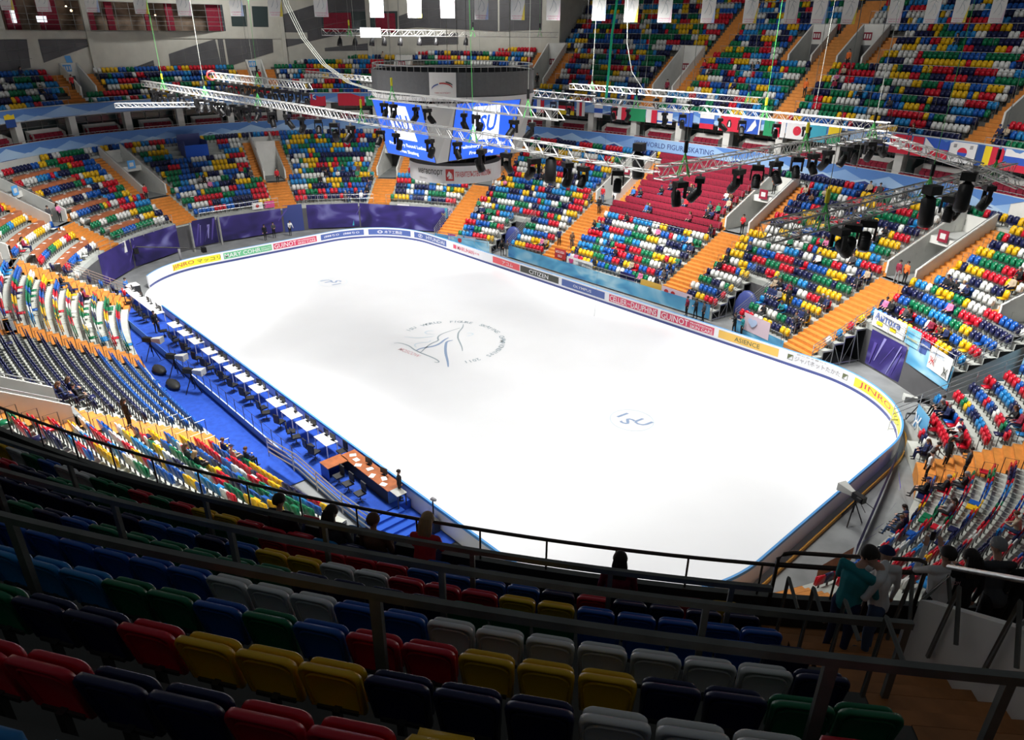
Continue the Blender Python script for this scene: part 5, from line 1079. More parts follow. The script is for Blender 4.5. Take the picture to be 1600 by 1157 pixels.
for x in (-2, 1, 4.4, 7.5, 10.4): lamp((x, 17.7, 16.76), random.uniform(0, 6.28), 'highest back truss', 'left')
for y in (-8.2, -7.4, -6.4, -.2, .8, 3.4): lamp((31.4+y*.074+.3, y, 15.96), random.uniform(0, 6.28), 'nearest right truss', 'near', 1.25)
drop(ML)
PLmp = empty('par_lamp'); b = MB(); b.tube([(0, 0, -.12), (0, 0, -.30), (0, -.04, -.52), (0, -.08, -.8)], [.03, .16, .2, .22], 'black', 10); b.build('can', PLmp); b = MB(); b.box((0, 0, -.08), (.08, .08, .2), 'black'); b.build('clamp', PLmp)
for n, y in enumerate((1.6, 3.0, 4.6, 5.8, 7.4, 9.4, 11.2, 14.6)):
    o = copy_tree(PLmp); o.location = (-15, y, 20.86); tag(o, label='black can lamp under the high horizontal truss, %s from its left end' % ordw(n+1), cat='stage lamp', group='can lamps under the high truss')
drop(PLmp)
b = MB(); b.box((-14.7, 4.3, 21.05), (.4, 1.7, .72), 'lamp_white', rz=0); tag(b.build('light_box'), label='glaring white light box on the high horizontal truss', cat='lamp')
b = MB(); b.tube([(-18.9, -7.6+.32*math.cos(a), 18+.32*math.sin(a)) for a in np.linspace(0, 2*PI, 17)], .07, 'ad_dkred', 6); tag(b.build('cable_reel'), label='round red cable reel at the left end of the upper left truss', cat='reel')
# hoists, straps, hanging wires
hz = {}
for n, (x, y, z, l) in enumerate([(-24, -9.6, 17, 'far left end of the long truss'), (-15.5, -9.6, 17, 'left part of the long truss'), (-6.8, -9.6, 17, 'long truss left of the blue screen'), (5.6, -9.6, 17, 'long truss in front of the corner panel'), (14.8, -9.6, 17, 'long truss right of the scoreboard'), (25.8, -9.3, 17, 'front corner of the rig'), (25.9, -.8, 17, 'middle of the slanting truss'), (25.9, 5.9, 17, 'far end of the slanting truss'),
   (-11, -7.5, 18, 'upper left truss'), (5.6, -7.6, 18, 'scoreboard truss left part'), (15.9, -7.3, 18, 'scoreboard truss right part'), (9.4, 8.8, 17, 'short truss by the green rope'), (18.4, 9.2, 17, 'truss above the flags'), (12.3, 17.7, 17, 'right end of the highest back truss'), (-2.2, 17.6, 17, 'left end of the highest back truss'), (31.1, -9.6, 16.2, 'near end of the nearest truss'), (31.5, -2.4, 16.2, 'middle of the nearest truss'), (31.9, 3.6, 16.2, 'far end of the nearest truss'), (-15, 2.5, 21, 'left end of the high truss'), (-15, 15.4, 21, 'middle of the high truss'), (-15, 24, 21, 'right end of the high truss')]):
    o = empty('chain_hoist', (x, y, z), label='hoist with green strap and wire above the '+l, cat='hoist', group='hoists carrying the trusses')
    b = MB(); b.tube([(-.26, 0, -.24), (0, 0, .55), (.26, 0, -.24)], .028, 'green_strap', 4); b.tube([(0, -.26, -.24), (0, 0, .55), (0, .26, -.24)], .028, 'green_strap', 4); b.build('sling', o)
    b = MB(); b.tube([(0, 0, .55), (0, 0, .95)], .07, 'black' if n % 3 else 'ad_y', 6); b.build('hook', o)
    b = MB(); b.tube([(0, 0, .95), (random.uniform(-.3, .3), random.uniform(-.3, .3), 33-z)], .011, 'cable' if n % 4 else 'green_strap', 4); b.build('wire', o)
for n, (x, y, z) in enumerate([(-20, -4, 17.3), (-12, 3, 17.3), (2, 12, 17.3), (6, 14, 17.3), (16, 4, 17.4), (20, 12, 17.3), (28, 2, 16.9), (29.5, -4, 16.9), (10, -6, 17.4), (-10, 12, 17.4), (13, 20, 15), (22, 16, 15)]):
    b = MB(); b.tube([(x, y, z), (x+random.uniform(-.4, .4), y, 33)], .012, 'cable' if n % 2 else 'cable_dark', 4); tag(b.build('hanging_wire'), label='thin bare wire hanging from the roof, %s from the left' % ordw(n+1), cat='wire', group='bare wires hanging from the roof')
gp = [(7.0, 8.6, 17.2), (7.05, 8.65, 19), (6.9, 8.9, 21), (7.0, 9.1, 23.2), (6.95, 9.2, 26), (7.1, 9.3, 33)]
b = MB(); b.tube(gp, .085, 'green_rope', 7); tag(b.build('rope'), label='thick bright green rope hanging from the roof right of the scoreboard', cat='rope')
b = MB()
for d in (0, .14, .28): b.tube([(3.6, -7.6+d, 18.2), (1.6, -7.9+d, 18.5), (-.6, -8.2+d, 19.4), (-2.6, -8.3+d, 20.8), (-4.2, -8.3+d, 22.6), (-6.0, -8.3+d, 27)], .022, 'cable', 5)
tag(b.build('cable_bundle'), label='bundle of pale cables sweeping down left of the scoreboard', cat='cable')
b = MB(); b.tube([(6.2, 14, 17.2), (4.6, 14.2, 18.6), (3.8, 14.4, 20.5), (3.4, 14.6, 24), (3.3, 14.7, 30)], .03, 'cable', 5); tag(b.build('cable_bundle'), label='pale cable curving down right of the scoreboard to the back truss', cat='cable')
for n, (x, y, z, l) in enumerate([(18.4, -8.3, 16.2, 'left of the slanting truss corner'), (21.6, -6.4, 16.6, 'over the maroon block corner'), (31.9, -3.2, 16.0, 'under the nearest truss'), (32.2, -.6, 16.2, 'at right end of the nearest truss')]):
    o = empty('follow_spot', (x, y, z), random.uniform(0, 3), label='large black follow spot '+l, cat='stage lamp', group='large follow spots'); b = MB(); b.tube([(0, .1, .25), (0, .05, .1), (0, -.05, -.75), (0, -.07, -.85)], [.12, .24, .26, .22], 'black', 12); b.build('body', o); b = MB(); b.tube([(0, -.07, -.85), (0, -.072, -.87)], .19, 'lens', 12); b.build('lens', o); b = MB(); b.box((0, 0, .42), (.5, .4, .3), 'black'); b.build('base', o)
# ---------------------------------------------------------------- hanging white banners
HB = [(-37.8, -16.4, 22.5), (-35.6, -14.2, 22.4), (-32.8, -11.2, 22.4), (-30.0, -8.2, 22.3), (-27.5, -5.6, 22.2), (-24.5, -2.4, 22.2), (-22.3, 0.0, 22.2), (-19.7, 2.8, 22.2), (-16.5, 6.2, 22.2), (-14.3, 8.5, 22.2), (-12.4, 10.5, 22.2), (-10.5, 12.6, 22.1), (-8.4, 14.8, 22.1), (-6.4, 17.0, 22.1), (-3.8, 19.8, 22.1), (-1.9, 21.7, 22.0), (0, 23.8, 22.0), (2.5, 26.4, 22.0), (4.9, 29.0, 22.0), (7.2, 31.5, 22.0), (8.8, 33.2, 22.0), (10.5, 35.1, 22.0), (13.1, 37.9, 22.1), (15.2, 40.2, 22.1), (16.8, 41.9, 22.2), (18.9, 44.2, 22.2)]
mk('ban_yellow', (.80, .66, .10), .6); mk('ban_blue', (.50, .62, .85), .6); mk('ban_pink', (.78, .62, .70), .6); mk('ban_red', (.65, .08, .25), .6)
dirn = np.array([.684, .729]); nrm_ = np.array([.729, -.684])
for n, (x, y, z) in enumerate(HB):
    r = empty('hanging_banner', (x, y, z), math.atan2(dirn[1], dirn[0])+random.uniform(-.12, .12), label='white hanging banner with red lettering under the roof, %s from the left' % ordw(n+1), cat='banner', group='white banners hanging from the roof')
    acc = ['ban_yellow', 'ban_pink', 'ban_blue'][n % 3]; b = MB(); b.box((0, 0, 2.0), (1.16, .02, 4.0), 'paper'); cl = b.build('cloth', r)
    b = MB(); b.poly([(.30, -.013, 0), (.58, -.013, 0), (.58, -.013, 1.3)], acc)
    V, F = fit_text('ISU WORLD FIGURE SKATING', .95, .09); b.mesh([(vx, -.014, .30+vy) for vx, vy, _ in V], F, 'ban_red'); V, F = fit_text('MOSCOW 2011', .8, .10); b.mesh([(vx, -.014, .12+vy) for vx, vy, _ in V], F, 'ban_red')
    for q in ([(-.3, .7), (-.1, 1.1), (0, 1.5), (.15, 1.9), (.1, 2.3)], [(.0, 1.5), (.2, 1.2), (.25, .8), (.1, .6)], [(-.35, 1.6), (-.1, 1.75), (.3, 1.6)]): b.tube([(u, -.015, v) for u, v in q], .018, 'mark_grey', 3)
    b.build('print', cl); b = MB(); b.tube([(-.6, 0, 4.0), (.6, 0, 4.0)], .03, 'steel', 5); b.build('bar', r)
# ---------------------------------------------------------------- national flags
for k, c in {'fr': (.62, .02, .05), 'fb': (.03, .10, .50), 'fw': (.78, .78, .78), 'fg': (.02, .30, .12), 'fy': (.85, .62, .02), 'fk': (.01, .01, .01), 'fl': (.05, .38, .52), 'fn': (.02, .07, .28)}.items(): mk(k, c, .7)
def flag(i0, i1, name, lab, paint_, z0=12.28, z1=13.78, off=UO-.14):
    W_ = (i0-i1)*.1873; H = z1-z0; P = lambda x, z, d=0: UP(i0-x*(i0-i1), off-.012*d+.02*math.sin(x*9+i0), z0+z*H); r = None; b = MB()
    def rect(x0, a0, x1, a1, m, d=0):
        n = max(1, int((x1-x0)*6))
        for k in range(n): u, v = x0+(x1-x0)*k/n, x0+(x1-x0)*(k+1)/n; b.poly([P(u, a0, d), P(v, a0, d), P(v, a1, d), P(u, a1, d)], m)
    def disc(cx, cz, r_, m, d=1, a0=0, a1=2*PI): n = 20; b.poly([P(cx+r_*H/W_*math.cos(a0+(a1-a0)*k/n), cz+r_*math.sin(a0+(a1-a0)*k/n), d) for k in range(n+(0 if a1-a0 > 6 else 1))], m)
    paint_(rect, disc, lambda pts, m, d=1: b.poly([P(x, z, d) for x, z in pts], m)); o = b.build('national_flag', label=lab, cat='flag', group='national flags along the upper tier'); return o
hs3 = lambda *c: (lambda R, D, T: [R(0, 1-(k+1)/len(c), 1, 1-k/len(c), m) for k, m in enumerate(c)])
vs3 = lambda *c: (lambda R, D, T: [R(k/len(c), 0, (k+1)/len(c), 1, m) for k, m in enumerate(c)])
def kr(R, D, T):
    R(0, 0, 1, 1, 'fw'); D(.5, .5, .25, 'fr', 1, 0, PI); D(.5, .5, .25, 'fb', 1, PI, 2*PI)
    for x, z in ((.2, .8), (.8, .2), (.2, .2), (.8, .8)):
        for k in range(3): T([(x-.06, z-.08+.06*k), (x+.06, z-.06+.06*k), (x+.06, z-.03+.06*k), (x-.06, z-.05+.06*k)], 'fk')
def ph(R, D, T): R(0, 0, 1, .5, 'fr'); R(0, .5, 1, 1, 'fb'); T([(0, 0), (.48, .5), (0, 1)], 'fw', 1); D(.16, .5, .12, 'fy', 2)
def jp(R, D, T): R(0, 0, 1, 1, 'fw'); D(.5, .5, .28, 'fr')
def ch(R, D, T): R(0, 0, 1, 1, 'fr'); T([(.42, .2), (.58, .2), (.58, .8), (.42, .8)], 'fw'); T([(.2, .42), (.8, .42), (.8, .58), (.2, .58)], 'fw')
def mos(R, D, T): R(0, 0, 1, 1, 'fr'); T([(.42, .25), (.6, .25), (.62, .5), (.55, .75), (.45, .7), (.4, .45)], 'fk'); T([(.46, .3), (.56, .3), (.55, .6), (.5, .65)], 'fw', 2); R(0, 0, .04, 1, 'fw', 1)
def isuf(R, D, T): R(0, 0, 1, 1, 'fb'); T([(.35, .1), (.62, .2), (.8, .55), (.7, .9), (.55, .6)], 'fw'); R(.93, 0, 1, 1, 'fw', 1)
def isr(R, D, T): R(0, 0, 1, 1, 'fw'); R(0, .1, 1, .22, 'fb', 1); R(0, .78, 1, .9, 'fb', 1); T([(.38, .4), (.62, .4), (.5, .66)], 'fb'); T([(.38, .58), (.62, .58), (.5, .32)], 'fb')
def uk(R, D, T): R(0, 0, 1, 1, 'fr'); R(0, .5, .5, 1, 'fb', 1); T([(0, .95), (.45, .5), (.5, .55), (.05, 1)], 'fw', 2); T([(.45, 1), (0, .55), (.05, .5), (.5, .95)], 'fw', 2); R(.2, .5, .3, 1, 'fr', 3)
for i0, i1, f, l in [(824, 818, hs3('fy', 'fn'), 'yellow and navy flag at the left picture edge'), (642, 630, uk, 'red flag with a union jack corner left of the scoreboard'), (622, 604.5, hs3('fr', 'fr'), 'plain red flag left of the scoreboard'), (603.5, 594, hs3('fg', 'fg'), 'plain green flag partly behind the scoreboard'), (493, 486, vs3('fw', 'fn', 'fw'), 'white and navy flag touching the right of the scoreboard'), (484, 476, vs3('fb', 'fw', 'fr'), 'blue white and red flag right of the scoreboard'),
    (465.4, 453.7, hs3('fk', 'fr', 'fy'), 'German flag of black, red and gold stripes'), (452, 446, vs3('fw', 'fr', 'fw'), 'narrow white and red flag right of the German one'), (439, 433, hs3('fw', 'fb', 'fw'), 'small white and blue striped flag'), (426, 416, vs3('fr', 'fw', 'fr'), 'red and white flag behind the black lamps'), (414, 402.5, hs3('fg', 'fg'), 'light green flag right of centre'), (402, 394.6, vs3('fw', 'fr'), 'white and red flag beside the Israeli one'), (394, 384, isr, 'Israeli flag, white with blue stripes and star'), (380, 370.5, hs3('fb', 'fb', 'fb'), 'plain blue flag left of the Russian one'),
    (366, 357, hs3('fw', 'fb', 'fr'), 'Russian flag left of the red Moscow flag'), (354, 341.3, mos, 'red Moscow flag with dark rider emblem'), (340.7, 329, isuf, 'blue flag with white swoosh right of the Moscow flag'), (327, 321.5, vs3('fg', 'fg'), 'narrow green flag left of the Japanese one'), (320, 314.9, vs3('fr', 'fw'), 'narrow red and white flag touching the Japanese one'), (314.4, 302.3, jp, 'Japanese flag, white with a red disc'), (301.9, 293, hs3('fl', 'fl'), 'light teal flag right of the Japanese one'), (292, 285.4, hs3('fy', 'fg'), 'yellow and green flag behind the slanting truss'),
    (261.1, 251.7, ch, 'Swiss flag, red with a white cross'), (250.8, 245.9, vs3('fr', 'fr'), 'red flag left of the Philippine one'), (245.4, 234.6, ph, 'Philippine flag with white triangle'), (234.2, 222.8, kr, 'South Korean flag with red and blue disc'), (222.4, 214, vs3('fn', 'fy', 'fr'), 'Romanian flag of blue, yellow and red'), (213.6, 211.6, vs3('fr'), 'red strip of flag left of the last striped flag'), (211.2, 200, hs3('fw', 'fb', 'fr'), 'striped white blue red flag at the right picture edge')]: flag(i0, i1, 'f', l, f)
# ---------------------------------------------------------------- cloth on the stand fronts
mk('ray_lilac', (.30, .28, .62), .6); mk('ray_violet', (.11, .08, .36), .6)
def LPo(s, t, z, d): q = LP(s, t, z); N = lerpc(NI, s); return np.array([q[0]-N[0]*d, q[1]-N[1]*d, z])
def skirt(s0, s1, t, z0, z1, m, label, d=.03, cat='banner', texts=(), group='printed cloths on the stand fronts'):
    b = MB(); S = steps(s0, s1, 2.5); A = [LPo(s, t, z0(s) if callable(z0) else z0, d+.03*math.sin(s)) for s in S]; B = [LPo(s, t, z1(s) if callable(z1) else z1, d) for s in S]; n = len(S); b.mesh(A+B, [(j, j+1, j+1+n, j+n) for j in range(n-1)], m)
    o = b.build('cloth_banner', label=label, cat=cat, group=group)
    if m == 'banner_purple' and abs(s0-s1) > 7:
        b = MB(); r_ = random.Random(int(s0)); za, zb_ = (z0(s0) if callable(z0) else z0), (z1(s0) if callable(z1) else z1); H_ = zb_-za
        for j in range(5):
            u = s0+(s1-s0)*(.12+.17*j+r_.uniform(-.04, .04)); dd_ = (s1-s0)*r_.uniform(.08, .3); w_ = .25+r_.random()*.9; y0_, y1_ = za+H_*r_.uniform(.02, .25), za+H_*r_.uniform(.7, .98)
            b.poly([LPo(u, t, y0_, d+.05), LPo(u+w_*.3, t, y0_, d+.05), LPo(u+dd_+w_, t, y1_, d+.05), LPo(u+dd_, t, y1_, d+.05)], 'ray_lilac' if j % 2 else 'ray_violet')
        b.build('printed_rays', o)
    if texts:
        b = MB()
        for tx, sc_, wd, ht, zc, mm in texts: V, F = fit_text(tx, wd, ht, .01); b.mesh([LPo(sc_-x/mps(sc_, t), t, zc+y, d+.07) for x, y, _ in V], F, mm)
        b.build('lettering', o)
    return o
t5 = 5/NR
for s0, s1, l in ((419, 400.5, 'purple light ray cloth at the far left corner'), (400, 381, 'purple cloth left of the grey post'), (376, 366.5, 'purple cloth right of the grey post'), (366, 341.5, 'wide purple light ray cloth below the far end seats'), (332.5, 314, 'purple picture cloth with turquoise patch at the far end'), (313.5, 275.5, 'wide dark purple cloth below the far end stairs')): skirt(s0, s1, t5, .12, 2.9 if s0 != 366 else 2.75, 'banner_purple', l)
skirt(340.8, 334, t5, 0, 3.05, 'kick_navy', 'plain dark blue curtain below the red doors', group='plain curtains')
skirt(326, 316, t5, .3, 2.3, 'green_rope' if False else 'fl', 'turquoise picture patch on the purple cloth', d=.10, group='pictures on the purple cloth')
for s0, s1, z0, z1, m, l, tx in [(413, 407, 1.9, 2.75, 'ban_pink', 'fan banner with two portraits on the far left purple cloth', ()), (406.5, 403, 1.9, 3.0, 'paper', 'small white fan banner with handwriting', (('Good luck', 404.8, .6, .25, 2.6, 'ad_k'),)), (351.5, 347.6, 3.0, 3.75, 'paper', 'Japanese flag banner on the rail left of the red doors', (('●', 349.6, .4, .4, 3.4, 'ad_dkred'),)), (347, 343.4, 3.0, 3.75, 'ban_red', 'red and white striped flag banner on the rail', ()),
    (298.5, 293.5, 2.3, 2.95, 'paper', 'small white banner with Korean and Japanese flags', (('● ●', 296, .9, .3, 2.65, 'ad_dkred'),)), (293, 284.5, 1.9, 2.95, 'concrete_light', 'pale banner with dark skater with raised arms', (('CARPE DIEM', 291, .8, .15, 2.7, 'ad_k'), ('Ж', 287, .9, .75, 2.4, 'ad_k'))), (284.3, 280.2, 2.1, 2.9, 'banner_purple', 'purple banner with white Japanese characters', (('小塚 崇彦', 282.2, .85, .3, 2.5, 'paper'),)), (280, 276.4, 1.8, 2.9, 'fl', 'turquoise banner with yellow lettering', (('がんばれ', 278.2, .7, .3, 2.2, 'fy'),)), (276, 273.8, 1.6, 3.0, 'ban_pink', 'pink banner with dark skater beside the stair rail', (('♀', 274.9, .4, .8, 2.3, 'ad_b'),))]: skirt(s0, s1, t5, z0, z1, m, l, d=.14, texts=tx, group='fan banners hung on the rails')
skirt(273, 244, 0, .1, 1.25, 'banner_cyan', 'light blue cloth on the front of the pull-out stand by the photographers'); skirt(233.5, 132, 0, .1, 1.3, 'banner_cyan', 'long light blue cloth behind the boards below the maroon block'); skirt(121, 100, 0, .1, 1.0, 'banner_cyan', 'light blue cloth behind the gold panel'); 
for s0, s1, z0, z1, m, l, tx in [(266, 262, .5, 1.45, 'ban_red', 'red banner with white lettering at the boards corner', (('МОСКВА', 264, .7, .3, 1.0, 'paper'),)), (261, 258, .5, 1.4, 'paper', 'white banner with red drop print', (('●', 259.5, .5, .5, .9, 'ad_dkred'),)), (257, 251, .4, 1.4, 'ban_pink', 'banner of pasted portraits near the photographers', ()), (208, 202, 1.2, 2.2, 'ad_dkred', 'dark red board with white lettering on the front rail', (('МОСКВА', 205, 1.1, .25, 1.9, 'paper'), ('ISU', 205, .5, .25, 1.5, 'paper'))), (201.5, 188, .9, 1.7, 'paper', 'white banner with pink hearts on the front rail', (('♥', 199, .6, .5, 1.3, 'ban_red'), ('♥ good', 192, 1.6, .4, 1.3, 'grey' if 'grey' in MT else 'ad_grey'))), (174, 167, .5, 1.7, 'banner_purple', 'purple and blue portrait banner at the stand front', ()), (164, 154, .7, 1.6, 'ad_gold', 'tan banner with a lying figure print', ()), (154, 140, .8, 1.6, 'ban_pink', 'white pink banner with two red discs beside the stairs', (('● ●', 150, 1.2, .4, 1.2, 'ad_dkred'),)), (117, 106, .5, 1.9, 'ban_pink', 'pale banner with portrait of a smiling skater', (('♥', 113, .9, .7, 1.3, 'ban_blue'),))]: skirt(s0, s1, 0, z0, z1, m, l, d=.14, texts=tx, group='fan banners hung on the rails')
skirt(86, 74, t5, .1, 2.7, 'banner_purple', 'tall dark purple light burst cloth in the right corner'); skirt(86.5, 75.5, t5, 3.0, 4.15, 'paper', 'white banner reading Антоха at the right corner rail', d=.1, texts=(('Антоха', 81.5, 2.3, .5, 3.8, 'ad_b'), ('🇺🇦' if False else '■   ■', 81.5, 1.8, .25, 3.35, 'fy')), group='fan banners hung on the rails')
skirt(75.2, 70.5, t5, 2.95, 4.1, 'banner_cyan', 'blue and yellow fan banner beside the Антоха one', d=.1, texts=(('Молодец', 72.8, 1.0, .2, 3.4, 'fy'),), group='fan banners hung on the rails'); skirt(73.5, 58.7, t5, 1.7, 3.3, 'banner_cyan', 'bright blue wave cloth on the right corner wall'); skirt(70, 67, t5, 2.9, 3.8, 'ad_b', 'navy sign with white lettering at the right corner', d=.12, texts=(('Аделька', 68.5, .6, .2, 3.5, 'paper'),), group='fan banners hung on the rails')
skirt(66.5, 59, t5, 2.3, 3.75, 'paper', 'white banner with two skaters at the right corner', d=.13, texts=(('With Love', 63.5, 1.1, .25, 3.45, 'ban_blue'), ('Ж', 65, .5, .5, 2.9, 'ad_dkred'), ('Ж', 60.3, .5, .6, 2.7, 'ad_k')), group='fan banners hung on the rails')
skirt(57.6, 51.9, 9.6/NR, 1.9, 5.2, 'banner_cyan', 'large light blue skater cloth at the right picture edge', d=.0, texts=(('Ж', 54.6, .9, 1.3, 3.6, 'mark_grey'),))
skirt(48, 41, .055, .9, 2.3, 'banner_cyan', 'light blue cloth hung at the first row right of the ice corner', d=.0, texts=(('Ж', 46, .9, .9, 1.4, 'paper'),)); skirt(36, -8, -.03, .05, .75, 'banner_purple', 'long low purple fence cloth in front of the lower right stand', d=.25); skirt(-9, -20, -.03, .05, .75, 'wood', 'brown low fence panel near the balcony edge', d=.25)
# walls of the passage at the right corner
b = MB()
for s_ in (58.58, 51.5):
    b.poly([LP(s_, t5, -.05), LP(s_, 10/NR, -.05), LP(s_, 10/NR, Z0+DZ*9), LP(s_, t5, Z5-DZ)], 'wall_white' if s_ > 55 else 'panel_grey')
b.build('wall_passage', kind='structure')
# round blue domes in the gaps of the stands
for s_, l in ((126, 'round dark blue backdrop in the gap beside the lower seats at right'), (239, 'round dark blue backdrop in the gap near the photographers')):
    b = MB(); P = LP(s_, .16, 0); N = lerpc(NI, s_); V, F = sphere_vf((0, 0, 0), 1.0, 16, 8, (1.25, .5, 1.9)); a = math.atan2(-N[0], N[1]); c, s = math.cos(a), math.sin(a); b.mesh(np.stack([c*V[:, 0]-s*V[:, 1]+P[0], s*V[:, 0]+c*V[:, 1]+P[1], np.maximum(V[:, 2]+.6, -.04)], 1), F, 'kick_navy', True); tag(b.build('round_backdrop'), label=l, cat='backdrop', group='round blue backdrops')
# ---------------------------------------------------------------- stand railings
def rail_s(pts, label, m='steel', r=.024, levels=(1.0, .55), step=1.6, name='guard_rail', group='steel railings of the lower stands'):
    P = [np.array(p, float) for p in pts]; o = empty(name, P[0], label=label, cat='railing', group=group); L0 = P[0]
    b = MB()
    for lv in levels: b.tube([p-L0+np.array([0, 0, lv]) for p in P], r, m, 5)
    b.build('rails', o); Ls = np.r_[0, np.cumsum([np.linalg.norm(c-a) for a, c in zip(P[:-1], P[1:])])]; n = max(1, int(round(Ls[-1]/step)))
    for k in range(n+1):
        x = Ls[-1]*k/n; q = np.array([np.interp(x, Ls, [p[j] for p in P]) for j in range(3)])-L0; b = MB(); b.tube([q, q+np.array([0, 0, levels[0]])], r, m, 5); b.build('post', o)
    return o
def rs(s0, s1, t, z, label, **k): return rail_s([LPo(s, t, z, .05) for s in steps(s0, s1, 4)], label, **k)
rs(418, 382, t5, Z5, 'railing above the purple cloth at far left'); rs(372, 342, t5, Z5, 'railing above the purple cloth left of the red doors'); rs(333, 308, t5, Z5, 'railing above the purple cloth right of the red doors'); rs(303, 275, t5, Z5, 'railing above the dark purple cloth at the far end')
rs(205, 157.5, 7.9/NR, Z0+DZ*7, 'railing at the lower edge of the maroon block', levels=(.85, .45)); rs(144, 103, 9.9/NR, Z0+DZ*9, 'railing across the seats right of the maroon block', levels=(.85, .45)) if False else None
rs(86, 59, t5, Z5, 'railing above the banners in the right corner'); rs(272, 245, 0, Z0-.1, 'front railing of the small pull-out block near the photographers', levels=(.75, .4)); rs(232, 216, 0, Z0-.1, 'front railing left of the lower stairs', levels=(.75, .4)); rs(205, 157, 0, Z0-.1, 'front railing below the maroon block', levels=(.75, .4)); rs(146, 133, 0, Z0-.1, 'front railing right of the second stairs', levels=(.75, .4)); rs(121, 101, 0, Z0-.1, 'front railing behind the gold panel', levels=(.75, .4))
def rside(s, label, t0=0, t1=5.5/NR, lv=(1.0, .75, .5, .25), **k): rail_s([LP(s, t, Z0+DZ*NR*t) for t in steps(t0, t1, .04)], label, levels=lv, **k)
for s_, l in ((273.3, 'slanting steel railing left of the end stairs'), (243.2, 'slanting steel railing at the gap by the photographers'), (234.3, 'slanting steel railing right of the gap by the photographers'), (131.2, 'slanting steel railing left of the gap at right'), (121.3, 'slanting steel railing right of the gap at right'), (88.2, 'slanting steel railing on the open side of the corner stairs'), (441.3, 'slanting steel railing at the far left block beside the carpet')): rside(s_, l)
rside(51.3, 'long steel railing along the passage at the right corner', t1=.62, lv=(1.0, .66, .33))
rside(58.6, 'steel railing at the right end of the corner banners', t0=t5, t1=.55, lv=(1.0, .66, .33))
# grey tube railing separating the carpet from the near left seats
rail_s([(7.6, -18.2, .5), (10.3, -17.9, .6), (14.4, -17.9, .5), (17.0, -17.6, .3)], 'pale tube railing between the blue carpet and near seats', levels=(1.15, .9, .6, .3), step=2.3, r=.035)
# small loop guards at the row ends beside the gangways
GP = MB(); GP.tube([(0, 0, 0), (0, 0, .92), (0, .55, .92), (0, .55, 0)], .02, 'steel_dark', 4); gl = GP.build('row_end_guard'); GQ = MB(); GQ.tube([(0, 0, 0), (0, 0, .92), (0, .55, .92), (0, .55, 0)], .02, 'steel', 4); gq = GQ.build('row_end_guard')
for c, src, nm in ((502, gl, 'upper gangway on the near left side'), (561, gl, 'gangway below the balcony at left'), (26, gl, 'gangway at the right edge'), (448.5, gl, 'gangway at the left picture edge'), (151.5, gq, 'stairs right of the maroon block'), (211, gq, 'stairs left of the maroon block'), (95, gq, 'stairs with the two stewards')):
    for sg in (-1, 1):
        for k in range(0 if c not in (448.5,) else 1, 17):
            t = (k+.2)/NR; hw = (1.42 if k < 10 else 2.42)/mps(c, t); P = LP(c+sg*hw, t, Z0+DZ*k); x, y, zz = pix(P+np.array([0, 0, .5]))
            if zz[0] < 1 or not (-20 < x[0] < 1620) or y[0] > float(np.interp(x[0], [0, 42, 400, 800, 1190, 1600], [640, 655, 765, 840, 870, 875])): continue
            N = lerpc(NI, c); o = bpy.data.objects.new('row_end_guard', src.data); COL.objects.link(o); o.location = P; o.rotation_euler = (0, 0, math.atan2(-N[0], N[1]))
            tag(o, label='tubular loop at the end of row %s, %s side of the %s' % (NUMW[k], 'one' if sg < 0 else 'other', nm) if False else 'tubular loop at row %s %s the %s' % (NUMW[k], 'before' if sg < 0 else 'after', nm), cat='railing', group='loops at the row ends')
bpy.data.objects.remove(gl); bpy.data.objects.remove(gq)
# blue camera booth among the far seats
o = empty('camera_booth', LP(357, .80, Z0+DZ*15), label='blue boxed camera booth among the far left seats', cat='booth'); N = lerpc(NI, 357); o.rotation_euler = (0, 0, math.atan2(-N[0], N[1]))
b = MB(); b.box((0, 0, .7), (2.6, .08, 2.0), 'blue_step'); b.build('front_panel', o); b = MB()
for s_ in (-1, 1): b.box((s_*1.3, 1.1, .9), (.08, 2.2, 2.4), 'kick_navy')
b.box((0, 2.2, 1.2), (2.6, .08, 3), 'kick_navy'); b.build('side_panel', o)
# sloping press desks in front of the seats at far left
mk('desk_brown', (.40, .13, .055), .5, noise=.15, nscale=2)
dn = 0
for s0, s1, nm in ((391.5, 404.5, 'right of the far left portal'), (417, 442.5, 'left of the far left portal')):
    for k in range(6, 17, 2):
        z = Z0+DZ*k+.74; t = (k+.05)/NR; o = empty('press_desk', LP((s0+s1)/2, t, Z0+DZ*k), label='brown press desk in row %s %s' % (NUMW[k], nm), cat='desk', group='brown press desks'); L = np.array(o.location); S = steps(s0, s1, 3)
        b = MB(); n = len(S); A = [LP(s, (k-.05)/NR, z)-L for s in S]+[LP(s, (k+.55)/NR, z)-L for s in S]; b.mesh(A, [(j, j+1, j+1+n, j+n) for j in range(n-1)], 'desk_brown'); b.build('desk_top', o)
        b = MB(); A = [LP(s, (k-.05)/NR, z-.55)-L for s in S]+[LP(s, (k-.05)/NR, z)-L for s in S]; b.mesh(A, [(j, j+1, j+1+n, j+n) for j in range(n-1)], 'desk_brown'); b.build('modesty_panel', o)
        b = MB()
        for s in S[1::2]: q = LP(s+random.uniform(-.8, .8), (k+.2)/NR, z+.012)-L; b.box(q, (.22, .30, .015), 'paper', rz=random.uniform(0, 3))
        b.build('papers', o, kind='stuff')
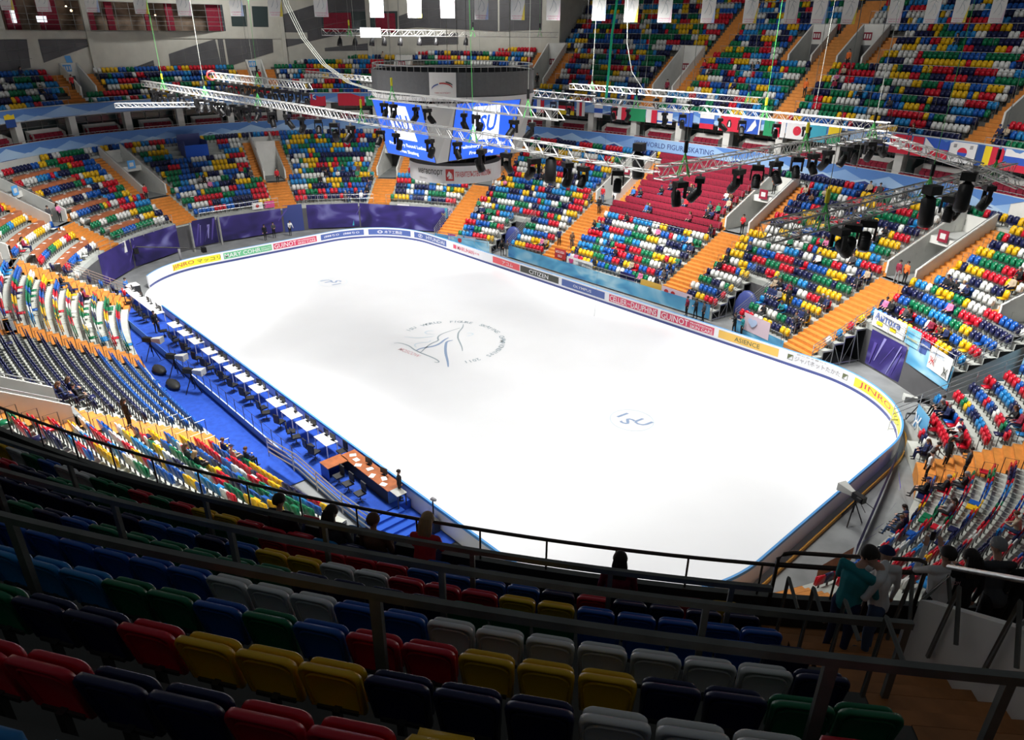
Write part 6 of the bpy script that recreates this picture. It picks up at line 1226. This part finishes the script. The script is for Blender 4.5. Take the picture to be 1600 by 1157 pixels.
# ---------------------------------------------------------------- blue carpet, judges platform, tables
b = MB(); S = steps(441.5, 583, 2.5); A = [LP(s, -.004, .01) for s in S]; B = [(LP(s, 0, 0)[0], -17.45, .01) for s in S]; n = len(S); b.mesh(A+B, [(j, j+1, j+1+n, j+n) for j in range(n-1)], 'blue_carpet'); b.poly([(14.5, -17.45, .012), (19.4, -17.45, .012), (19.4, -14.85, .012), (14.5, -14.85, .012)], 'blue_carpet'); b.build('floor', kind='structure', label='bright blue carpet between the boards and the near left stand')
b = MB(); b.box((-5.2, -16.15, .25), (42.2, 2.6, .5), 'blue_carpet'); b.box((-5.2, -17.44, .28), (42.2, .03, .56), 'banner_mid'); b.build('platform', kind='structure', label='blue carpeted judges platform along the boards')
b = MB()
for k in range(4): b.box((16.2+.42*k, -16.5, .5-.125*(k+.5)-.0), (.42, 1.9, .5-.125*k-.0 if False else .125), 'blue_step'); b.box((16.2+.42*k, -16.5, (.5-.125*(k+1))/2), (.42, 1.9, max(.02, .5-.125*(k+1))), 'blue_step')
tag(b.build('platform_steps'), label='four bright blue steps down from the judges platform', cat='steps')
r = empty('platform_fence', (-8, -17.5, .5), label='low blue mesh fence with thin dark posts along the judges platform', cat='fence'); L = np.array(r.location)
for x in np.arange(-9, 10.2, 1.2): b = MB(); b.tube([(x+8, 0, 0), (x+8, 0, .95)], .02, 'steel_dark', 4); b.build('post', r)
b = MB(); b.tube([(-1, 0, .95), (18, 0, .95)], .012, 'steel_dark', 4); b.tube([(-1, 0, .5), (18, 0, .5)], .01, 'steel_dark', 4); b.build('wires', r)
b = MB(); b.box((1.0, -17.47, .53), (12.5, .06, .05), 'white'); tag(b.build('edge_strip'), label='white strip along the edge of the judges platform', cat='strip')
def table(x, y, z, L_, D_, label, top='white', name='judges_table', rz=0, papers=3):
    o = empty(name, (x, y, z), rz, label=label, cat='table', group='tables on the judges platform'); b = MB(); b.box((0, 0, .735), (L_, D_, .03), top); b.build('table_top', o)
    for sx in (-1, 1):
        for sy in (-1, 1): b = MB(); b.box((sx*(L_/2-.05), sy*(D_/2-.05), .36), (.045, .045, .72), 'white' if top == 'white' else 'steel_dark'); b.build('leg', o)
    return o
CH = empty('office_chair'); b = MB(); b.box((0, 0, .47), (.46, .46, .08), 'black'); b.build('seat', CH); b = MB(); b.box((0, .24, .78), (.42, .06, .46), 'black'); b.build('backrest', CH); b = MB(); b.tube([(0, 0, .08), (0, 0, .45)], .03, 'steel_dark', 6)
for k in range(5): b.tube([(0, 0, .1), (.26*math.cos(k*1.2566), .26*math.sin(k*1.2566), .05)], .02, 'steel_dark', 4)
b.build('base', CH)
MON = empty('monitor'); b = MB(); b.box((0, 0, .24), (.46, .04, .32), 'black'); b.build('panel', MON); b = MB(); b.box((0, .02, .05), (.06, .05, .12), 'black'); b.box((0, .02, .008), (.24, .18, .016), 'black'); b.build('foot', MON)
tx = [-23.2, -21.2, -19.2, -17.2, -13.1, -11.0, -9.0, -6.6, -4.8, -2.8, -1.0, 1.0, 3.4, 5.3, 7.1, 9.2]
wdn = ['farthest', 'second farthest', 'third farthest', 'fourth farthest', 'fifth farthest', 'sixth farthest', 'seventh farthest', 'eighth farthest', 'eighth nearest', 'seventh nearest', 'sixth nearest', 'fifth nearest', 'fourth nearest', 'third nearest', 'second nearest', 'nearest']
for n, x in enumerate(tx):
    table(x, -15.62, .5, 1.98 if n < 4 else 1.35, .72, '%s of the %s tables along the boards' % (wdn[n], 'white judges'), 'white')
    for dx in ((-.35, .35) if n % 3 != 1 else (0,)):
        m = copy_tree(MON); m.location = (x+dx, -15.38, 1.25); m.rotation_euler = (0, 0, random.uniform(-.3, .3)); tag(m, label='black monitor on the %s white judges table%s' % (wdn[n], '' if dx == 0 else ', left one' if dx < 0 else ', right one'), cat='monitor', group='monitors on the judges tables')
        c = copy_tree(CH); c.location = (x+dx, -16.45+random.uniform(-.1, .1), .5); c.rotation_euler = (0, 0, PI+random.uniform(-.5, .5)); tag(c, label='black office chair at the %s white judges table%s' % (wdn[n], '' if dx == 0 else ', left one' if dx < 0 else ', right one'), cat='chair', group='chairs on the judges platform')
    b = MB()
    b.box((x+.1, -15.75, 1.256), (.3, .22, .012), 'paper', rz=.2); tag(b.build('paper_sheets'), label='white papers on the %s white judges table' % wdn[n], cat='papers', group='papers on the judges tables')
# L shaped desk
o = empty('referee_desk', (13, -15.8, .5), label='red brown L shaped desk covered with papers at the near end', cat='desk'); b = MB(); b.box((.35, .35, .735), (4.4, .85, .04), 'wood'); b.box((-1.55, -.62, .735), (.85, 1.2, .04), 'wood'); b.build('desk_top', o)
b = MB(); b.box((.35, -.02, .36), (4.3, .04, .7), 'dark'); b.box((-1.55, -1.18, .36), (.8, .04, .7), 'blue_step'); b.box((2.5, .35, .36), (.04, .8, .7), 'banner_mid'); b.box((-1.96, -.4, .36), (.04, 1.5, .7), 'blue_step'); b.build('modesty_panel', o)
for n, (x, y) in enumerate([(12.1, -15.5), (12.6, -15.7), (13.3, -15.45), (13.9, -15.7), (14.5, -15.4), (14.9, -15.7), (11.6, -15.4)]):
    b = MB(); b.box((x, y, 1.262), (.34, .26, .014), 'paper', rz=n*.7); tag(b.build('paper_sheets'), label='white papers on the red brown desk, %s of the sheets from the left' % ordw([2, 3, 4, 5, 6, 7, 1][n]), cat='papers', group='papers on the referee desk')
for n, (x, y, sc_) in enumerate([(12.9, -15.25, 'dark green'), (14.2, -15.2, 'dark green')]):
    m = copy_tree(MON); m.location = (x, y, 1.255); m.rotation_euler = (0, 0, .2); tag(m, label='dark monitor on the red brown desk, %s' % ['left one', 'right one'][n], cat='monitor', group='monitors on the referee desk')
for n, x in enumerate((11.3, 12.4, 13.3, 14.4)):
    c = copy_tree(CH); c.location = (x, -16.75 if n else -15.3-.0, .5) if n else (10.45, -15.4, .5); tag(c, label='black office chair behind the red brown desk, %s from the left' % ordw(n+1), cat='chair', group='chairs on the judges platform')
drop(CH); drop(MON)
table(15.75, -15.5, .5, .9, .55, 'small blue and pale side table at the end of the red brown desk', 'concrete_light', name='side_table')
b = MB(); b.box((-25.3, -14.9, .55), (1.1, 1.0, 1.1), 'dark'); b.box((-25.3, -14.9, 1.11), (1.1, 1.0, .03), 'paper'); tag(b.build('equipment_case'), label='black equipment case with white top at the far end of the tables', cat='case')
# TV cameras
def tvcam(P, rz, label, hood=(.55, .5), big=True):
    o = empty('television_camera', P, rz, label=label, cat='camera', group='television cameras around the rink'); zc = 1.35
    for k in range(3): a = 2*PI*k/3+.5; b = MB(); b.tube([(0, 0, zc-.15), (.55*math.cos(a), .55*math.sin(a), .02)], .03, 'black', 6); b.build('tripod_leg', o)
    b = MB(); b.tube([(0, 0, .6), (0, 0, zc)], .05, 'black', 8); b.build('column', o)
    b = MB(); b.box((0, .15, zc+.18), (.28, .62, .32), 'black'); b.box((.2, .3, zc+.2), (.12, .25, .2), 'dark'); b.build('camera_body', o)
    b = MB(); b.hexa([(-.12, -.2, zc+.08), (.12, -.2, zc+.08), (hood[0]/2, -.95, zc-.02), (-hood[0]/2, -.95, zc-.02), (-.12, -.2, zc+.30), (.12, -.2, zc+.30), (hood[0]/2, -.95, zc+.40), (-hood[0]/2, -.95, zc+.40)], 'concrete_light'); b.build('lens_hood', o, label='large pale grey lens box')
    for s_ in (-1, 1): b = MB(); b.tube([(s_*.14, .4, zc+.05), (s_*.3, .85, zc-.12)], .018, 'black', 5); b.build('handle', o)
tvcam((-10.6, -18.2, .01), 2.3, 'television camera with pale lens box beside the near left gangway'); tvcam((-5.7, -17.0+.0, .01) if False else (-6.6, -18.0, .01), 2.2, 'pale boxed television camera in the middle of the blue carpet'); tvcam((-3.6, -18.0, .01), 2.2, 'nearest pale boxed television camera on the blue carpet')
tvcam((31.0, .2, -.04), -1.9, 'television camera with long white box by the near boards at right', hood=(.5, .4)); tvcam((29.3, 12.9, -.04), -1.0, 'small camera tripod in front of the purple corner cloth')
for n, (x, y, l) in enumerate([(-8.2, -18.6, 'left of the two boxed cameras'), (-5.3, -18.7, 'under the boxed cameras')]):
    b = MB(); V, F = sphere_vf((0, 0, 0), 1, 12, 6, (.9, .38, .22)); V = V+np.random.default_rng(n).normal(0, .02, V.shape); b.mesh(V+np.array([x, y, .2]), F, 'dark', True); tag(b.build('equipment_bag'), label='dark covered equipment heap on the carpet '+l, cat='bag', group='equipment heaps on the carpet')
o = empty('microphone_stand', (18.1, -15.1, 0), label='black microphone stand with furry microphone at the near boards', cat='microphone'); b = MB(); b.tube([(0, 0, 0), (0, 0, 1.75)], .04, 'black', 6); b.build('pole', o); b = MB(); b.box((0, 0, .35), (.5, .35, .6), 'dark'); b.build('case', o); b = MB(); b.tube([(-.15, 0, 1.72), (0, 0, 1.82), (.22, 0, 1.86)], [.05, .10, .07], 'ad_grey', 8); b.build('microphone', o)
b = MB(); b.tube([(6.55, 9.3, 1.2), (6.6, 9.3, 2.1)], .01, 'black', 4); b.tube([(6.6, 9.3, 2.1), (6.6, 9.3, 17)], .006, 'cable_dark', 3); tag(b.build('hanging_microphone'), label='thin wire with a dark microphone hanging over the ice by the blue panel', cat='microphone')
# jib crane arms at the far left corner
o = empty('camera_crane', (-32.6, -8.2, 0), label='dark camera crane arm in front of the far left purple cloth', cat='camera crane'); b = MB(); b.tube([(0, 0, 0), (0, 0, 1.5)], .12, 'ad_grey', 8); b.build('column', o); b = MB(); b.tube([(-.8, -3.6, 2.2), (0, 0, 1.6), (.5, 2.1, 1.2)], .06, 'black', 6); b.build('arm', o); b = MB(); b.box((-.8, -3.7, 1.8), (.4, .4, .5), 'black'); b.build('camera_head', o); b = MB(); b.box((.5, 2.2, 1.1), (.5, .4, .5), 'black'); b.build('counterweight', o)
for n, (s_, t_) in enumerate(((378, .20), (366.4, .22))):
    b = MB(); P = LP(s_, t_, 0); b.box(P+np.array([0, 0, 1.5]), (.16, .16, 3.1), 'concrete', rz=.3); b.build('column', kind='structure')
